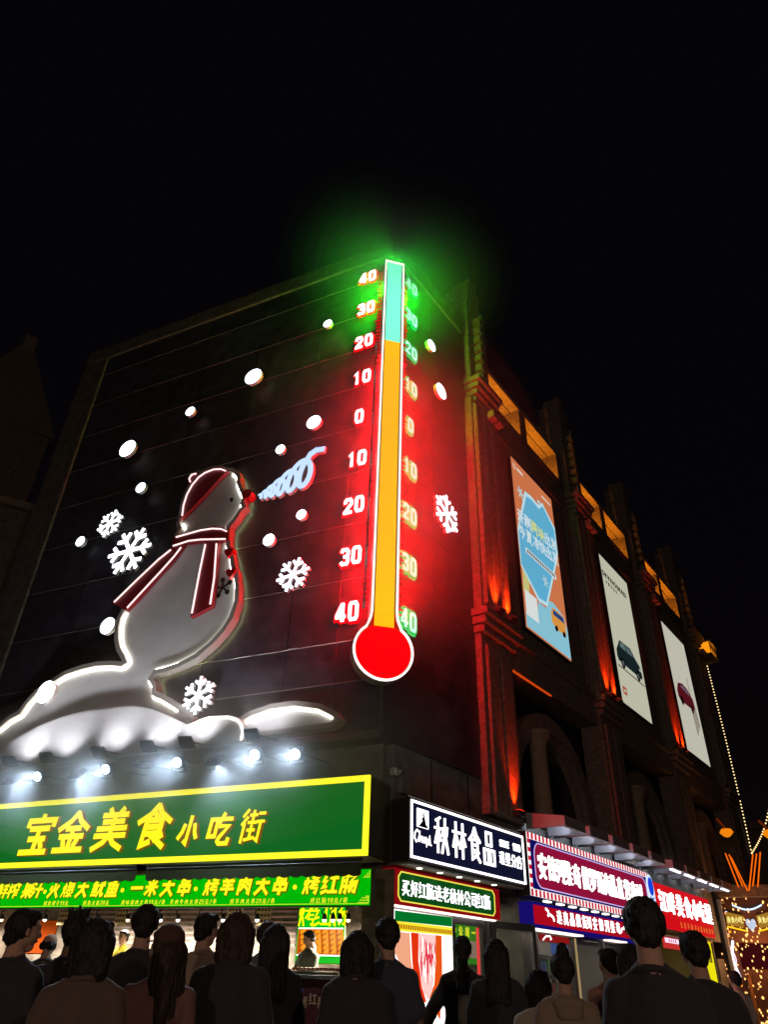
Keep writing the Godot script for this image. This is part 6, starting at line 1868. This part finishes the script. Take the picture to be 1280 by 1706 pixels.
func materials() -> void:
	var dirt := grain(.55, 1.0, .012, 5); var fine := grain(.7, 1.0, .06, 9)
	M.clad = []
	for k in 3:
		var c := matte(Color(.30, .285, .325) * [1.0, .93, 1.06][k], .38, .0, dirt, .35)
		c.albedo_color.a = 1.0
		c.metallic_specular = .45
		M.clad.append(c)
	M.core = matte(Color(.1, .1, .1), .9)
	M.frame = matte(Color(.44, .40, .36), .7, 0.0, dirt, .5)
	M.strip = matte(Color(.62, .60, .58), .35, .7)
	M.strip_dark = matte(Color(.2, .19, .19), .5, .4)
	M.render_wall = matte(Color(.54, .55, .52), .75, 0.0, dirt, .4)
	M.pier = matte(Color(.58, .55, .45), .7, 0.0, dirt, .5)
	M.therm_side = matte(Color(.62, .55, .48), .5, .3)
	M.lamp_metal = matte(Color(.2, .22, .25), .45, .5)
	M.pale_metal = matte(Color(.72, .72, .70), .4, .6)
	M.alu = matte(Color(.80, .80, .82), .42, .3, fine, 2.0)
	M.steel = matte(Color(.75, .74, .72), .28, .9)
	M.letter_side = matte(Color(.75, .74, .72), .6)
	M.white_face = glow(Color(1.0, .99, 1.0), 2.2)
	M.snow_face = glow(Color(.93, .95, 1.0), 4.0)
	M.num_red = glow(Color(1.0, .0, .07), 1.2)
	M.num_green = glow(Color(.0, .66, .30), 1.7)
	M.mint_digit = glow(Color(.75, 1.0, .9), 1.2)
	M.tick = glow(Color(1.0, .03, .06), .62)
	M.board = matte(Color(.82, .82, .82), .75, 0.0, grain(.9, 1.0, .01, 21), .3)
	M.board_rim = matte(Color(.62, .60, .57), .55)
	M.neon_warm = glow(Color(1.0, .98, .92), 11.0)
	M.neon_halo = glow(Color(1.0, .98, .72), 7.0)
	M.neon_pink = glow(Color(1.0, .86, .86), 1.5)
	M.sign_red = matte(Color(.52, .07, .11), .55)
	M.sign_red_bright = matte(Color(.72, .05, .08), .45)
	M.ink_dark = matte(Color(.07, .07, .08), .6)
	M.stone = matte(Color(.58, .52, .47), .85, 0.0, grain(.6, 1.0, .02, 31), .6, .6)
	M.stone_pale = matte(Color(.66, .60, .50), .8, 0.0, grain(.7, 1.0, .02, 33), .6, .4)
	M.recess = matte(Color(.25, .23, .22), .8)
	var dg := matte(Color(.04, .045, .05), .12); dg.metallic_specular = .6
	M.dark_glass = dg
	var gl := StandardMaterial3D.new()
	gl.transparency = BaseMaterial3D.TRANSPARENCY_ALPHA; gl.albedo_color = Color(.9, .95, .95, .08); gl.roughness = .03
	M.glass = gl
	M.door_grey = matte(Color(.42, .43, .43), .45, .4)
	M.room_wall = matte(Color(.62, .6, .56), .85)
	M.goods = [matte(Color(.6, .12, .1), .6), matte(Color(.75, .65, .25), .6), matte(Color(.2, .35, .55), .6), matte(Color(.75, .75, .72), .6), matte(Color(.25, .45, .25), .6)]
	M.poster_green = matte(Color(.35, .6, .1), .6)
	M.sign_olive = matte(Color(.24, .23, .1), .7)
	M.awning = matte(Color(.30, .34, .18), .9, 0.0, fine, 1.5)
	M.stall_wall = matte(Color(.62, .58, .54), .85, 0.0, dirt, .6)
	M.stall_slat = matte(Color(.66, .58, .58), .7)
	M.stall_ceiling = matte(Color(.36, .36, .32), .9)
	M.paper = matte(Color(.75, .68, .52), .9)
	M.print_brown = matte(Color(.36, .24, .1), .9)
	M.counter_red = matte(Color(.26, .08, .07), .6, 0.0, dirt, 1.0)
	M.counter_red2 = matte(Color(.34, .1, .1), .6)
	M.meat = matte(Color(.45, .12, .07), .4)
	M.pavilion = matte(Color(.3, .18, .13), .8)
	M.wood_gold = matte(Color(.6, .4, .2), .6)
	M.bulb = glow(Color(1.0, .86, .6), 1.8)
	M.cap = matte(Color(.3, .2, .17), .9)
	var cl := StandardMaterial3D.new()
	cl.vertex_color_use_as_albedo = true; cl.roughness = .9; cl.rim_enabled = true; cl.rim = .25
	M.cloth = cl
	M.hair = matte(Color(.10, .085, .08), .75); M.hair_brown = matte(Color(.2, .14, .10), .75); M.hair_grey = matte(Color(.35, .33, .3), .6)

func _ready() -> void:
	frames()
	# camera
	var cam := Camera3D.new(); cam.name = "camera"
	var pitch := deg_to_rad(33.58); var roll := deg_to_rad(1.899)
	var b := Basis(Vector3.RIGHT, pitch)
	var rt := b.x * cos(roll) + b.y * sin(roll); var up := b.y * cos(roll) - b.x * sin(roll)
	cam.transform = Transform3D(Basis(rt, up, b.z), Vector3(0, 1.45, 0))
	cam.fov = 72.14; cam.near = .05; cam.far = 400.0; cam.current = true
	add_child(cam)
	# night sky
	var we := WorldEnvironment.new(); we.name = "world_environment"
	var env := Environment.new()
	env.background_mode = Environment.BG_SKY
	var sm := ProceduralSkyMaterial.new()
	sm.sky_top_color = Color(.018, .012, .02); sm.sky_horizon_color = Color(.05, .03, .036); sm.sky_curve = .12
	sm.ground_bottom_color = Color(.02, .015, .015); sm.ground_horizon_color = Color(.05, .03, .036)
	var sky := Sky.new(); sky.sky_material = sm
	env.sky = sky
	env.tonemap_mode = Environment.TONE_MAPPER_LINEAR; env.tonemap_exposure = 1.0
	env.sdfgi_enabled = true; env.ssao_enabled = true; env.ssil_enabled = true
	env.volumetric_fog_enabled = true; env.volumetric_fog_density = 0.0
	we.environment = env
	add_child(we)
	bold = SystemFont.new(); bold.font_names = PackedStringArray(["Droid Sans"]); bold.font_weight = 700
	set_glyphs(); materials()
	# setting
	var gr := Geo.new(); gr.quad(Vector3(-150, 0, 150), Vector3(150, 0, 150), Vector3(150, 0, -200), Vector3(-150, 0, -200))
	setting("ground", gr, matte(Color(.36, .34, .32), .6, 0.0, grain(.6, 1.0, .03, 41), .4, .5))
	clad_building()
	stone_building()
	thermometer()
	bear_sign()
	wall_lights()
	posters()
	sausage_shop()
	import_shop()
	hoods("aluminium hood over the striped sign, %s", 5.2, 5, 1.32, false, "metal hoods over the striped sign")
	snack_house()
	hoods("aluminium hood with a tube lamp over the bright red sign, %s", 12.2, 5, 1.27, true, "metal hoods over the red sign")
	snack_stall()
	far_things()
	crowd()
	mist()
	flood_bloom_mist()
